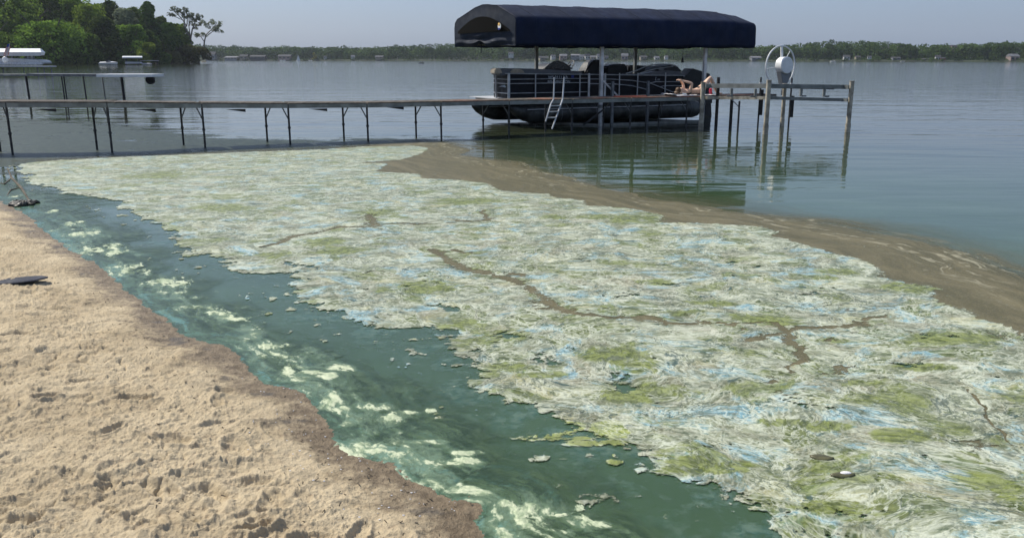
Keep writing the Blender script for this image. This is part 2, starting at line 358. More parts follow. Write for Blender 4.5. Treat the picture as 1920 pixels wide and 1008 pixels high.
# ------------------------------------------------------------------ algae mat
ys = rows(2.6, 27, 0.95); us = np.linspace(-0.70, 0.76, 1500)
Yg, Ug = np.meshgrid(ys, us, indexing='ij'); Xg = Yg * Ug
s_mat = sdf(Xg, Yg, MATPOLY); d_near, _ = dist_poly(Xg, Yg, NEAR)
n_big = fbm(Xg * 1.6, Yg * 1.6, 3, 5, 0.6); n_mid = fbm(Xg * 6, Yg * 6, 23, 4, 0.6)
towater = np.exp(-d_near / 0.9)
green = np.zeros(Xg.shape)
for gx, gy, rx, ry in GREEN:
    c = G(gx, gy); q = ((Xg - c.x) / rx) ** 2 + ((Yg - c.y) / (ry * 1.3)) ** 2
    green = np.maximum(green, 1.25 - q + 0.9 * n_mid + 0.6 * n_big)
amp = 0.06 + 0.34 * towater
edge = s_mat + amp * (n_big * 1.1 + n_mid * 0.55) - 0.02
isl = (n_big * 0.9 + n_mid * 0.7 > 0.30) & (s_mat > -0.75) & (s_mat < 0.1) & (d_near < 0.9)
wid = 0.6 + 0.7 * fbm(Xg * 3, Yg * 3, 41, 3) + 0.5 * n_mid
chan = np.full(Xg.shape, 9.0)
wx = Xg + 0.10 * fbm(Xg * 2.5, Yg * 2.5, 51, 3); wy = Yg + 0.22 * fbm(Xg * 2.5, Yg * 2.5, 61, 3)
for pl, w in CHAN:
    d, _ = dist_poly(wx, wy, gp(pl)); chan = np.minimum(chan, d / w)

gapn = fbm(Xg * 1.9 + 4, Yg * 2.6, 71, 5, 0.62)
hole = (gapn > 0.40 - 0.10 * towater) & (Yg < 9)
lime = green > 0.55
islv = np.where((s_mat > -0.5) & (d_near < 0.6), (n_big * 0.6 + n_mid * 1.1 - 0.44) * 0.3, -1)
limev = np.where(s_mat > -0.8, (green - 0.55) * 0.1, -1)
edge = np.maximum(np.maximum(edge, islv), limev)
edge = np.minimum(edge, (chan - 0.30 - wid * 0.5) * 0.09)
edge = np.minimum(edge, np.where(Yg < 9, (0.40 - 0.10 * towater - gapn) * 0.35, 1))
keep = edge > -0.12
folds = np.abs(fbm(Xg * 7, Yg * 7, 81, 4, 0.6)); lump = fbm(Xg * 3.5, Yg * 3.5, 91, 3)
Z = 0.0065 + sstep(edge, 0.0, 0.12) * (0.004 + 0.003 * np.clip(lump, -0.6, 0.6) - 0.003 * np.exp(-folds / 0.06) + 0.0012 * fbm(Xg * 24, Yg * 24, 95, 2))
Z = np.maximum(Z, 0.0055)
t = NT('algae_mat'); co = t.co
wA = t.vmath('ADD', co, t.vmath('SCALE', t.vmath('SUBTRACT', t.noise(co, 0.9, 2, 0.5, 'Color'), (0.5, 0.5, 0.5)), 0.75))
wB = t.vmath('ADD', wA, t.vmath('SCALE', t.vmath('SUBTRACT', t.noise(wA, 3.6, 3, 0.5, 'Color'), (0.5, 0.5, 0.5)), 0.23))
sm = t.node('Mapping', Vector=wB); sm.inputs['Scale'].default_value = (0.95, 1.15, 1); wS = sm.outputs[0]
fine = t.noise(wS, 12, 8, 0.74); finer = t.noise(wS, 42, 5, 0.7)
wC = t.vmath('ADD', t.vmath('ADD', co, t.vmath('SCALE', t.noise(co, 0.9, 2, 0.5, 'Color'), 0.6)), t.vmath('SCALE', t.noise(co, 6, 4, 0.6, 'Color'), 0.13))
reg = t.noise(wA, 0.9, 4, 0.55); med = t.noise(wS, 3.2, 4, 0.6)
off = lambda v: t.vmath('ADD', wS, v)
def veins(v, sc, w, det=3):
    n = t.noise(v, sc, det, 0.55); return t.step(t.math('ABSOLUTE', t.math('SUBTRACT', n, 0.5)), w, w * 0.15)
tot = t.math('ADD', t.math('MULTIPLY', reg, 0.35), t.math('ADD', t.math('MULTIPLY', fine, 0.55), t.math('MULTIPLY', med, 0.35)))
c = t.mix(t.step(tot, 0.52, 0.72), (0.118, 0.135, 0.074), (0.335, 0.360, 0.238))
c = t.mix(t.math('MULTIPLY', t.step(med, 0.56, 0.38), 0.65), c, (0.175, 0.165, 0.095))
pinkm = t.step(t.noise(off((31, 5, 0)), 1.1, 4, 0.6), 0.54, 0.66)
c = t.mix(t.math('MULTIPLY', pinkm, 0.6), c, (0.33, 0.30, 0.205))
yel = t.step(t.noise(off((-5, 21, 0)), 1.9, 4, 0.6), 0.55, 0.66)
c = t.mix(t.math('MULTIPLY', yel, 0.6), c, (0.47, 0.44, 0.21))
blue = t.math('MULTIPLY', t.step(t.noise(off((13, 2, 0)), 2.3, 8, 0.72), 0.50, 0.60), t.step(fine, 0.33, 0.55, 0.35, 1.0))
c = t.mix(t.math('MULTIPLY', blue, 0.78), c, t.mix(t.step(finer, 0.4, 0.6), (0.10, 0.27, 0.36), (0.30, 0.53, 0.60)))
c = t.mix(t.math('MULTIPLY', t.step(fine, 0.48, 0.37), 0.8), c, (0.065, 0.10, 0.055))
# olive and lime patches
vo = t.node('TexVoronoi', {'feature': 'DISTANCE_TO_EDGE', 'voronoi_dimensions': '2D'}, Vector=wC, Scale=3.8).outputs['Distance']
vc = t.node('TexVoronoi', {'voronoi_dimensions': '2D'}, Vector=wC, Scale=3.8).outputs['Color']
vs = t.node('SeparateXYZ', Vector=vc)
oln = t.step(t.noise(off((8, -3, 0)), 1.5, 5, 0.62), 0.54, 0.61)
gn = t.math('MAXIMUM', t.step(t.math('ADD', t.attr('green'), t.math('MULTIPLY', t.math('SUBTRACT', fine, 0.5), 3.0)), 0.2, 0.9), t.math('MAXIMUM', t.math('MULTIPLY', oln, 0.85), t.math('MULTIPLY', t.step(vs.outputs[1], 0.74, 0.78), t.step(vo, 0.03, 0.10, 0, 0.9))))
olive = t.mix(t.step(fine, 0.38, 0.60), (0.050, 0.068, 0.014), (0.165, 0.195, 0.045))
olive = t.mix(t.attr('lime'), olive, t.mix(t.step(fine, 0.35, 0.60), (0.14, 0.19, 0.03), (0.42, 0.46, 0.13)))
c = t.mix(t.math('MULTIPLY', gn, t.step(fine, 0.68, 0.54, 0.45, 0.95)), c, olive)
# plates with pale rims, dark joints
sel = t.step(vs.outputs[0], 0.25, 0.35)
rim = t.math('MULTIPLY', t.step(t.math('ABSOLUTE', t.math('SUBTRACT', vo, 0.045)), 0.03, 0.005), sel)
c = t.mix(t.math('MULTIPLY', rim, 0.32), c, (0.60, 0.62, 0.46))
joint = t.math('MULTIPLY', t.math('MULTIPLY', t.step(vo, 0.022, 0.006), sel), t.step(t.noise(co, 2.3, 3), 0.52, 0.62))
# marbling: pale skins drawn out in contour lines and veins
ln = t.noise(wA, 1.5, 3, 0.5, dist=0.8); fr = t.math('FRACT', t.math('MULTIPLY', ln, 13)); ln1 = t.step(t.math('ABSOLUTE', t.math('SUBTRACT', fr, 0.5)), 0.12, 0.02)
lnm = t.math('MULTIPLY', ln1, t.step(t.noise(off((3, 3, 0)), 1.2, 3), 0.47, 0.6))
c = t.mix(t.math('MULTIPLY', lnm, 0.5), c, (0.60, 0.61, 0.47))
vn = t.math('MAXIMUM', veins(wS, 2.6, 0.030), t.math('MAXIMUM', veins(off((7, 7, 0)), 5.5, 0.034), t.math('MULTIPLY', veins(off((2, 9, 0)), 13, 0.055), 1.0)))
vn = t.math('MULTIPLY', vn, t.step(finer, 0.35, 0.5, 0.4, 1))
c = t.mix(t.math('MULTIPLY', vn, t.step(med, 0.38, 0.62, 0.30, 0.72)), c, (0.64, 0.67, 0.53))
dv = t.math('MULTIPLY', t.math('MAXIMUM', veins(off((17, 1, 0)), 3.4, 0.018), veins(off((11, 19, 0)), 9, 0.022)), t.step(t.noise(off((4, 4, 0)), 1.0, 3), 0.45, 0.6))
c = t.mix(t.math('MULTIPLY', t.math('MAXIMUM', dv, joint), 0.75), c, (0.06, 0.085, 0.065))
dk = t.math('MULTIPLY', t.step(t.noise(off((1, 7, 0)), 4.5, 5, 0.65), 0.63, 0.67), 0.85)
c = t.mix(dk, c, (0.045, 0.085, 0.075))
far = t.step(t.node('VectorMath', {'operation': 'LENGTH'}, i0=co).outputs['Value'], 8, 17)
fk = t.noise(off((5, 41, 0)), 6.5, 7, 0.72); fk2 = t.noise(off((9, 1, 0)), 2.4, 5, 0.66)
c = t.mix(t.math('MULTIPLY', t.step(fk, 0.47, 0.38), 0.62), c, (0.105, 0.125, 0.075))
c = t.mix(t.math('MULTIPLY', t.step(fk, 0.56, 0.64), 0.55), c, (0.66, 0.67, 0.54))
c = t.mix(t.math('MULTIPLY', t.step(fk2, 0.45, 0.36), 0.40), c, (0.15, 0.17, 0.085))
olv2 = t.mix(t.step(fine, 0.40, 0.60), (0.075, 0.095, 0.022), (0.235, 0.270, 0.065))
gm = t.step(t.math('ADD', t.attr('green'), t.math('MULTIPLY', t.math('SUBTRACT', fk, 0.5), 5.0)), 0.55, 1.05)
c = t.mix(t.math('MULTIPLY', gm, 0.80), c, olv2)
gm2 = t.math('MULTIPLY', t.step(t.noise(off((8, -3, 0)), 1.5, 5, 0.62), 0.575, 0.63), t.step(fk, 0.62, 0.5, 0.1, 0.6))
c = t.mix(gm2, c, olv2)
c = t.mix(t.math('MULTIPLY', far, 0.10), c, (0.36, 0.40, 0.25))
hgt = t.math('ADD', fine, t.math('MULTIPLY', t.math('SUBTRACT', t.math('ADD', vn, rim), dv), 0.25))
nm = t.bump(hgt, 0.6, 0.0045)
nm = t.bump(finer, 0.4, 0.0015, nm)
al = t.math('ADD', t.attr('edge'), t.math('MULTIPLY', t.math('SUBTRACT', fine, 0.5), 0.36))
al = t.step(al, -0.014, 0.022)
M['mat'] = t.done(t.bsdf(c, t.step(fine, 0.3, 0.7, 0.55, 0.35), 0, nm, ior=1.36, spec=0.4, alpha=al))
lc = G(1075, 835); limea = 0.9 * sstep(1.0 - np.hypot((Xg - lc.x) / 0.75, (Yg - lc.y) / 0.45), 0, 0.4)
o = grid_mesh('algae_mat', Xg, Yg, Z, keep, M['mat'], {'green': green, 'lime': limea, 'edge': np.clip(edge, -1, 1)})
tag(o, 'pale mottled blue green algae mat floating over the shallow water', 'algae', kind='stuff')

# milky turquoise stain spreading in the water along the mat's torn edge
ys = rows(2.8, 14, 2.2); us = np.linspace(-0.6, 0.45, 460); Ym, Um = np.meshgrid(ys, us, indexing='ij'); Xm = Ym * Um
dm_, _ = dist_poly(Xm, Ym, NEAR); sm_ = sdf(Xm, Ym, MATPOLY)
t = NT('milky_stain'); co = t.co; n1 = t.noise(co, 2.6, 6, 0.65, dist=0.6); n2 = t.noise(co, 14, 5, 0.65)
al = t.math('MULTIPLY', t.step(t.math('ADD', n1, t.math('MULTIPLY', n2, 0.4)), 0.62, 0.86), t.math('MULTIPLY', t.attr('near'), 0.45))
M['milky'] = t.done(t.bsdf(t.mix(t.step(n2, 0.4, 0.62), (0.085, 0.19, 0.165), (0.20, 0.30, 0.23)), 0.15, 0, None, ior=1.333, alpha=al))
tag(grid_mesh('milky_scum', Xm, Ym, np.full(Xm.shape, 0.003), (dm_ < 0.75) & (sm_ < 0.35), M['milky'], {'near': sstep(0.7 - dm_, 0, 0.65)}), kind='stuff')

# ------------------------------------------------------------------ algae slick and foam along the shoreline
ys = rows(2.4, 24, 0.85); us = np.linspace(-0.72, 0.45, 1150)
Yg, Ug = np.meshgrid(ys, us, indexing='ij'); Xg = Yg * Ug
d_sh, arc = dist_poly(Xg, Yg, SHORE); land = inside(Xg, Yg, SHORE_POLY); s_sh = np.where(land, -d_sh, d_sh)
FOAM_PX = [(131, 423), (190, 470), (238, 508), (325, 534), (370, 575), (468, 598), (515, 650), (548, 690), (621, 750), (674, 782), (710, 843), (760, 865), (824, 912), (864, 924), (945, 950), (1000, 985), (1060, 1040)]
BLOBS = [(30, 369, .09, .09), (100, 397, .10, .10), (131, 423, .16, .22), (150, 440, .2, .12), (190, 468, .24, .2), (215, 475, .2, .1), (238, 508, .1, .2), (260, 512, .14, .08), (305, 528, .16, .07), (335, 534, .2, .10), (375, 577, .22, .04), (410, 588, .2, .05), (450, 598, .18, .05), (515, 650, .16, .06), (548, 690, .10, .12),
         (638, 691, .13, .05), (560, 690, .09, .03), (585, 699, .12, .03), (620, 705, .07, .05), (621, 750, .07, .08), (612, 766, .09, .06), (640, 769, .1, .05), (674, 782, .10, .06), (655, 795, .06, .04), (735, 786, .12, .05), (700, 765, .16, .04), (760, 775, .12, .02), (808, 772, .05, .025), (710, 843, .09, .05), (740, 856, .09, .05), (765, 866, .1, .03), (800, 830, .14, .02), (870, 868, .1, .03), (880, 850, .12, .02),
         (824, 912, .09, .05), (800, 905, .08, .03), (850, 920, .1, .05), (880, 918, .1, .03), (910, 925, .1, .03), (945, 950, .05, .05), (985, 952, .06, .04), (949, 972, .06, .05), (1020, 955, .12, .05), (1060, 955, .14, .06), (1087, 976, .12, .05), (1010, 985, .09, .05), (1120, 985, .08, .03), (950, 1000, .07, .05), (1050, 1000, .1, .04)]
wa = 0.10 * fbm(Xg * 3, Yg * 3, 141, 4, 0.6); wb_ = 0.30 * fbm(Xg * 2.3, Yg * 2.3, 151, 3)
na = 0.7 * fbm((arc + wb_) * 2.0, (s_sh + wa) * 6.5, 101, 5, 0.6) + 0.4 * fbm(Xg * 5, Yg * 5, 102, 4, 0.6); nb = fbm((arc + wb_) * 7, (s_sh + wa) * 17, 111, 4, 0.6); nc_ = fbm(Xg * 1.3, Yg * 1.3, 121, 4)
foam = np.full(Xg.shape, -1.0)
for bx, by, rx, ry in BLOBS:
    c = G(bx, by); q = ((Xg - c.x) / rx) ** 2 + ((Yg - c.y) / (ry * 1.9)) ** 2
    foam = np.maximum(foam, 0.75 - q)
d_f, _ = dist_poly(Xg, Yg, gp(FOAM_PX))
foam = np.maximum(foam * 0.75, 0.10 - d_f / 0.50 + 0.7 * nc_) + 1.15 * na + 0.75 * nb - 0.12
width = 0.62 + 0.55 * nc_ + 0.35 * na + 0.25 * sstep(Yg, 6, 12)
op = sstep(width - s_sh, -0.25, 0.35)
keep = (s_sh > -0.5) & (s_sh < 1.6)
Z = 0.0075 + 0.010 * np.clip(foam, 0, 1.2) * (0.75 + 0.5 * nb)
Z = np.maximum(Z, 0.005)
t = NT('shore_algae_slick'); co = t.co
fm = t.attr('foam'); sh = t.attr('shore')
av = t.node('CombineXYZ', X=t.math('MULTIPLY', t.attr('arc'), 0.55), Y=t.math('MULTIPLY', sh, 1.5), Z=0.0).outputs[0]
av = t.vmath('ADD', av, t.vmath('SCALE', t.noise(co, 3.0, 4, 0.6, 'Color'), 0.28))
f1 = t.noise(av, 10, 7, 0.68); f2 = t.noise(co, 40, 4, 0.7); f3 = t.noise(av, 3.2, 5, 0.62)
c = t.mix(t.step(f1, 0.38, 0.62), (0.036, 0.066, 0.030), (0.080, 0.128, 0.056))
c = t.mix(t.math('MULTIPLY', t.step(t.math('ADD', f3, t.math('MULTIPLY', f2, 0.5)), 0.76, 0.98), 0.55), c, (0.08, 0.17, 0.125))
c = t.mix(t.math('MULTIPLY', t.step(sh, 0.30, 0.02), t.step(t.math('ADD', f3, t.math('MULTIPLY', f2, 0.5)), 0.76, 0.92, 0, 0.7)), c, (0.13, 0.29, 0.27))
c = t.mix(t.math('MULTIPLY', t.step(sh, 0.22, 0.0), t.step(f1, 0.45, 0.65, 0.0, 0.6)), c, (0.085, 0.19, 0.145))
c = t.mix(t.math('MULTIPLY', t.step(t.math('ADD', fm, t.math('MULTIPLY', t.math('SUBTRACT', f3, 0.5), 2.0)), -0.42, 0.25), 0.62), c, (0.19, 0.27, 0.165))
c = t.mix(t.step(t.math('ADD', fm, t.math('MULTIPLY', t.math('SUBTRACT', f1, 0.5), 2.6)), 0.15, 0.55), c, t.mix(t.step(t.math('ADD', f1, t.math('MULTIPLY', f2, .4)), 0.55, 0.85), (0.27, 0.35, 0.20), (0.60, 0.64, 0.43)))
al = t.math('MAXIMUM', t.math('MULTIPLY', t.attr('op'), t.step(t.math('ADD', f3, t.math('MULTIPLY', f1, 0.5)), 0.50, 0.80, 0.5, 0.97)), t.step(t.math('ADD', fm, t.math('MULTIPLY', t.math('SUBTRACT', f1, 0.5), 2.6)), 0.0, 0.4))
al = t.math('MAXIMUM', al, t.step(sh, 0.34, 0.12))
nm = t.bump(t.math('ADD', f1, t.math('MULTIPLY', f2, 0.4)), 0.6, 0.012)
M['slick'] = t.done(t.bsdf(c, t.step(fm, 0, 0.4, 0.22, 0.5), 0, nm, ior=1.35, alpha=t.math('MULTIPLY', al, t.step(t.math('ADD', sh, t.math('MULTIPLY', f3, 0.6)), 1.7, 1.15))))
o = grid_mesh('shore_algae', Xg, Yg, Z, keep, M['slick'], {'foam': foam, 'shore': s_sh, 'op': op, 'arc': arc})
tag(o, kind='stuff')

# ------------------------------------------------------------------ beach
def sand_h(X, Y, s):
    """s = distance inland from the waterline"""
    base = 0.008 + np.where(s > 0, 0.100 * (1 - np.exp(-np.maximum(s, 0) / 0.8)) + 0.035 * s, 0.10 * s)
    k = sstep(s, 0.05, 0.7)
    r = 0.030 * fbm(X * 1.8, Y * 1.8, 201, 3) + 0.030 * fbm(X * 5.5, Y * 5.5, 211, 4, 0.62)
    cl = fbm(X * 9, Y * 9, 221, 4, 0.62); r = r + 0.040 * np.clip(cl - 0.14, 0, 0.5) - 0.012 * np.clip(-cl - 0.2, 0, 1)
    r = r + 0.020 * (np.abs(fbm(X * 13, Y * 13, 241, 4, 0.65)) - 0.15) + 0.007 * sstep(fbm(X * 20, Y * 20, 251, 3), 0.15, 0.6)
    r = r - 0.018 * np.exp(-np.abs(fbm(X * 3.0, Y * 3.0, 231, 3)) / 0.04) * sstep(fbm(X, Y, 232, 2), -0.1, 0.3)
    return base + r * (0.22 + 0.78 * k)
ys = rows(2.4, 19, 0.8); us = np.linspace(-0.86, 0.18, 1250)
Yg, Ug = np.meshgrid(ys, us, indexing='ij'); Xg = Yg * Ug
d_sh, _ = dist_poly(Xg, Yg, SHORE); land = inside(Xg, Yg, SHORE_POLY); s_in = np.where(land, d_sh, -d_sh)
Z = sand_h(Xg, Yg, s_in)
for k in range(210):   # footprints and dents
    c = G(random.uniform(-250, 850), random.uniform(420, 1060)); a = random.uniform(0, 3.14); L = random.uniform(0.05, 0.13); W = L * random.uniform(0.35, 0.6)
    j0, j1 = np.searchsorted(ys, (c.y - 0.4, c.y + 0.4))
    if j1 <= j0: continue
    dx = Xg[j0:j1] - c.x; dy = Yg[j0:j1] - c.y
    q = np.sqrt(((dx * math.cos(a) + dy * math.sin(a)) / L) ** 2 + ((-dx * math.sin(a) + dy * math.cos(a)) / W) ** 2)
    dep = random.uniform(0.010, 0.028) * min(1, L / 0.09)
    Z[j0:j1] += (-dep * np.exp(-q ** 4) + dep * 0.55 * np.exp(-((q - 1.25) / 0.25) ** 2)) * sstep(s_in[j0:j1], 0.1, 0.5)
c = G(405, 955); q = ((Xg - c.x) / 0.12) ** 2 + ((Yg - c.y - 0.05 * np.sin(Xg * 20)) / 0.05) ** 2; Z -= 0.05 * np.exp(-q ** 2)
t = NT('beach_sand'); co = t.co; sh = t.attr('inland')
n1 = t.noise(co, 1.6, 4, 0.6); n2 = t.noise(co, 14, 6, 0.7); n3 = t.noise(co, 220, 3, 0.7)
c = t.mix(t.step(n1, 0.35, 0.65), (0.44, 0.352, 0.226), (0.55, 0.450, 0.298))
c = t.mix(t.math('MULTIPLY', t.step(n2, 0.50, 0.30), 0.45), c, (0.26, 0.185, 0.12))
c = t.mix(t.math('MULTIPLY', t.step(n3, 0.60, 0.72), 0.4), c, (0.17, 0.12, 0.085))
c = t.mix(t.math('MULTIPLY', t.step(n3, 0.40, 0.30), 0.35), c, (0.60, 0.52, 0.40))
wet = t.math('ADD', sh, t.math('MULTIPLY', t.math('SUBTRACT', t.math('ADD', n1, t.math('MULTIPLY', n2, 0.5)), 0.75), 0.9))
wetf = t.step(wet, 0.36, 0.04)
c = t.mix(t.math('MULTIPLY', wetf, 0.93), c, t.mix(t.step(n2, 0.35, 0.65), (0.125, 0.090, 0.052), (0.225, 0.168, 0.103)))
grime = t.math('MULTIPLY', t.step(t.noise(co, 3.4, 4, 0.6), 0.56, 0.68), t.math('MULTIPLY', t.step(sh, 0.55, 0.2), t.step(sh, 0.0, 0.08)))
c = t.mix(t.math('MULTIPLY', grime, 0.7), c, (0.065, 0.060, 0.055))
nm = t.bump(n2, 0.9, 0.035); nm = t.bump(n3, 0.45, 0.0025, nm)
M['sand'] = t.done(t.bsdf(c, t.step(wetf, 0, 1, 0.92, 0.5), 0, nm, spec=0.25))
o = grid_mesh('beach', Xg, Yg, Z, s_in > -0.35, M['sand'], {'inland': s_in}); tag(o, kind='structure')
# the beach where no camera detail is needed: behind the camera and further along the shore
xs = np.linspace(-70, 12, 330); ys2 = np.concatenate([np.linspace(-14, 22, 145), np.linspace(22.5, 70, 60)])
Xb, Yb = np.meshgrid(xs, ys2); Yb = Yb.astype(float)
d_sh, _ = dist_poly(Xb, Yb, SHORE); land = inside(Xb, Yb, SHORE_POLY); s_b = np.where(land, d_sh, -d_sh)
inner = (Yb > 2.9) & (Yb < 18.3) & (Xb > -0.84 * Yb) & (Xb < 0.16 * Yb)
bx = sand_h(Xb, Yb, s_b) - 0.03 * (inner) - 0.02 * ((Yb > 2.2) & (Yb < 19.4) & (Xb > -0.88 * Yb))
bx = np.where(s_b > 3, bx + 0 * bx, bx)
o = grid_mesh('beach', Xb, Yb, np.minimum(bx, 0.9), (s_b > -0.3) & ~((Yb > 3.3) & (Yb < 17.6) & (Xb > -0.80 * Yb) & (Xb < 0.12 * Yb)), M['sand'], {'inland': s_b}); tag(o, kind='structure')

# pebbles and shell bits near the waterline
pb = MB()
for k in range(260):
    c = G(random.uniform(450, 900), random.uniform(700, 1005)); X = np.array([c.x]); Y = np.array([c.y])
    d, _ = dist_poly(X, Y, SHORE)
    if not inside(X, Y, SHORE_POLY)[0] or d[0] > 0.5 or random.random() > 0.6: continue
    z = float(sand_h(X, Y, d)[0]); r = random.uniform(0.002, 0.005)
    pb.ball((c.x, c.y, z + r * 0.5), (r * 1.4, r, r * 0.7), 5, 3, 0.2)
tag(pb.build('shell_gravel', M['towel']), kind='stuff')
db = MB()
for k in range(480):
    if k < 330: px_, py_ = random.uniform(0, 900), random.uniform(400, 1005)
    else: px_, py_ = random.uniform(-20, 860), random.uniform(430, 1030)
    c = G(px_, py_); X = np.array([c.x]); Y = np.array([c.y]); d, _ = dist_poly(X, Y, SHORE)
    if not inside(X, Y, SHORE_POLY)[0] or (k < 330 and d[0] > 0.55): continue
    z = float(sand_h(X, Y, d)[0]); L = random.uniform(0.002, 0.011); a = random.uniform(0, 3.14); dx, dy = L * math.cos(a), L * math.sin(a)
    db.bar((c.x - dx, c.y - dy, z + .003), (c.x + dx, c.y + dy, z + random.uniform(.002, .012)), random.uniform(.002, .006), .003)
tag(db.build('beach_debris', M['bark']), kind='stuff')
exec_rest = True

# ------------------------------------------------------------------ far shore: hill, woods, houses, boats
def shoreY(px): return float(np.interp(px, [-400, 380, 850, 1400, 1920, 2300], [1300, 1200, 1050, 900, 760, 700]))
TOP = [(-400, 90), (380, 84), (410, 85), (440, 86), (500, 89), (530, 86), (560, 88), (600, 89), (640, 87), (700, 89), (740, 85), (800, 84), (850, 81), (900, 78), (1000, 74), (1100, 76), (1250, 80), (1400, 86), (1440, 86), (1500, 82), (1560, 77),
       (1620, 78), (1640, 79), (1700, 82), (1780, 84), (1830, 80), (1920, 79), (2300, 82)]
def topz(px, Y):
    y = float(np.interp(px, [a for a, b in TOP], [b for a, b in TOP])); return P(px, y, Y).z
def at_shore(px, back=0.0, z=0.0):
    Y = shoreY(px) + back; p = P(px, 111, Y); return Vector((p.x, Y, z))
def hill_z(px, back):
    tz = topz(px, shoreY(px) + 130); g = max(tz - 15.0, 2.0)
    return 1.2 + (g - 1.2) * min(1, max(0, back) / 120.0)
hb = MB(); pxs = list(range(-420, 2420, 20)); bks = [-6, 0, 10, 60, 130, 260, 500]
for b in bks:
    for px in pxs:
        v = at_shore(px, b); v.z = -1.5 if b < 0 else hill_z(px, b); hb.v.append(tuple(v))
for j in range(len(bks) - 1):
    for i in range(len(pxs) - 1):
        a = j * len(pxs) + i; hb.f.append((a, a + 1, a + 1 + len(pxs), a + len(pxs)))
M['hill'] = simple('far_grass', (0.022, 0.032, 0.012), 0.95, 0, 0.4, 0.05)
tag(hb.build('hills', M['hill'], smooth=True), kind='structure')
def foliage(name, c1, c2, sc=0.5):
    t = NT(name); co = t.co; n = t.noise(co, sc, 4, 0.6); r = t.node('ObjectInfo').outputs['Random']
    c = t.mix(t.step(n, 0.35, 0.65), c1, c2); hsv = t.node('HueSaturation', Color=c)
    t.put(hsv.inputs['Hue'], t.math('ADD', 0.488, t.math('MULTIPLY', r, 0.024))); t.put(hsv.inputs['Value'], t.math('ADD', 0.8, t.math('MULTIPLY', r, 0.4)))
    d = t.node('BsdfDiffuse', Color=hsv.outputs[0], Roughness=0.6).outputs[0]; tr = t.node('BsdfTranslucent', Color=hsv.outputs[0]).outputs[0]
    return t.done(t.node('MixShader', i0=0.35, i1=d, i2=tr).outputs[0])
M['farleaf'] = foliage('far_leaves', (0.040, 0.074, 0.022), (0.105, 0.165, 0.048), 0.03)
M['leaf'] = foliage('broad_leaves', (0.085, 0.14, 0.020), (0.23, 0.33, 0.055), 0.16)
M['darkleaf'] = foliage('dark_leaves', (0.045, 0.080, 0.018), (0.13, 0.19, 0.040), 0.16)
M['brightleaf'] = foliage('bright_leaves', (0.14, 0.20, 0.028), (0.28, 0.37, 0.06), 0.2)
M['paleleaf'] = foliage('pale_sparse_leaves', (0.16, 0.19, 0.11), (0.27, 0.30, 0.18), 0.2)
M['reedleaf'] = foliage('brownish_brush', (0.075, 0.075, 0.030), (0.13, 0.13, 0.05), 0.2)
def quads_mesh(name, C, N, S, m, parent=None):
    """many leaf-clump quads: centres C, normals N, sizes S"""
    n = len(C); r = rng.normal(size=(n, 3)); N = N / (np.linalg.norm(N, axis=1, keepdims=True) + 1e-9)
    U = np.cross(N, r); U /= np.linalg.norm(U, axis=1, keepdims=True) + 1e-9; V = np.cross(N, U); S = S[:, None]
    a = rng.uniform(0.6, 1.3, (n, 4, 1))
    co = np.stack([C + U * S * a[:, 0], C + V * S * a[:, 1], C - U * S * a[:, 2], C - V * S * a[:, 3]], 1).reshape(-1, 3).astype(np.float32)
    me = bpy.data.meshes.new(name); me.vertices.add(4 * n); me.vertices.foreach_set('co', co.ravel())
    me.loops.add(4 * n); me.loops.foreach_set('vertex_index', np.arange(4 * n, dtype=np.int32)); me.polygons.add(n)
    me.polygons.foreach_set('loop_start', np.arange(0, 4 * n, 4, dtype=np.int32)); me.update(calc_edges=True); me.materials.append(m)
    o = bpy.data.objects.new(name, me); COL.objects.link(o); o.parent = parent; return o
def dome(c, r, n, size, zs=0.8):
    d = rng.normal(size=(n, 3)); d /= np.linalg.norm(d, axis=1, keepdims=True); d[:, 2] = np.where(d[:, 2] < -0.75, -d[:, 2], d[:, 2])
    rad = rng.uniform(0.72, 1.03, n)[:, None]
    C = np.array(c) + d * rad * np.array([r, r, r * zs]); N = d + rng.normal(size=(n, 3)) * 0.45
    return C, N, rng.uniform(0.6, 1.25, n) * size
Cs, Ns, Ss = [], [], []
for row, (bk, rr) in enumerate([(19, 5.5), (28, 6), (45, 6.5), (75, 7), (105, 7.5), (135, 8)]):
    px = -400 + random.uniform(0, 9)
    while px < 2350:
        if row > 1 or random.random() < 0.78:
            Y = shoreY(px) + bk + random.uniform(-6, 6); p = P(px, 111, Y)
            r = rr * random.uniform(0.65, 1.3)
            if row == 5: zt = topz(px, Y) + random.choice((0, 0, 0, 0.6, -1, 1.2)) + random.uniform(-1.0, 0.3)
            else: zt = min(hill_z(px, bk) + random.uniform(9, 16), topz(px, Y) - 0.5)
            c = (p.x, Y, zt - r * 0.8); nq = (95 if row == 5 else 60) if px < 2100 and px > 350 else 12
            for k in range(2 if row != 5 else 1):
                a, b, s = dome((c[0] + random.uniform(-2, 2) * k, c[1] - 1 * k, c[2] - r * 0.9 * k), r * (1 + .15 * k), nq, (1.0 if row == 5 else 1.25) if nq > 20 else 3)
                Cs.append(a); Ns.append(b); Ss.append(s)
        px += rr * 1600 / shoreY(px) * random.uniform(0.75, 1.25) * (0.62 if row == 5 else 1)
px = 380
while px < 2000:
    Y = shoreY(px) + random.uniform(-1, 2); p = P(px, 111, Y); rr = random.uniform(1.1, 2.4)
    if random.random() < 0.85:
        a, b, s_ = dome((p.x, Y, 0.6 + rr * .4), rr, 20, 0.7); Cs.append(a); Ns.append(b); Ss.append(s_)
    px += rr * 2.0 * 1600 / Y * random.uniform(0.5, 1.3)
tag(quads_mesh('treeline', np.concatenate(Cs), np.concatenate(Ns), np.concatenate(Ss), M['farleaf']), kind='stuff')

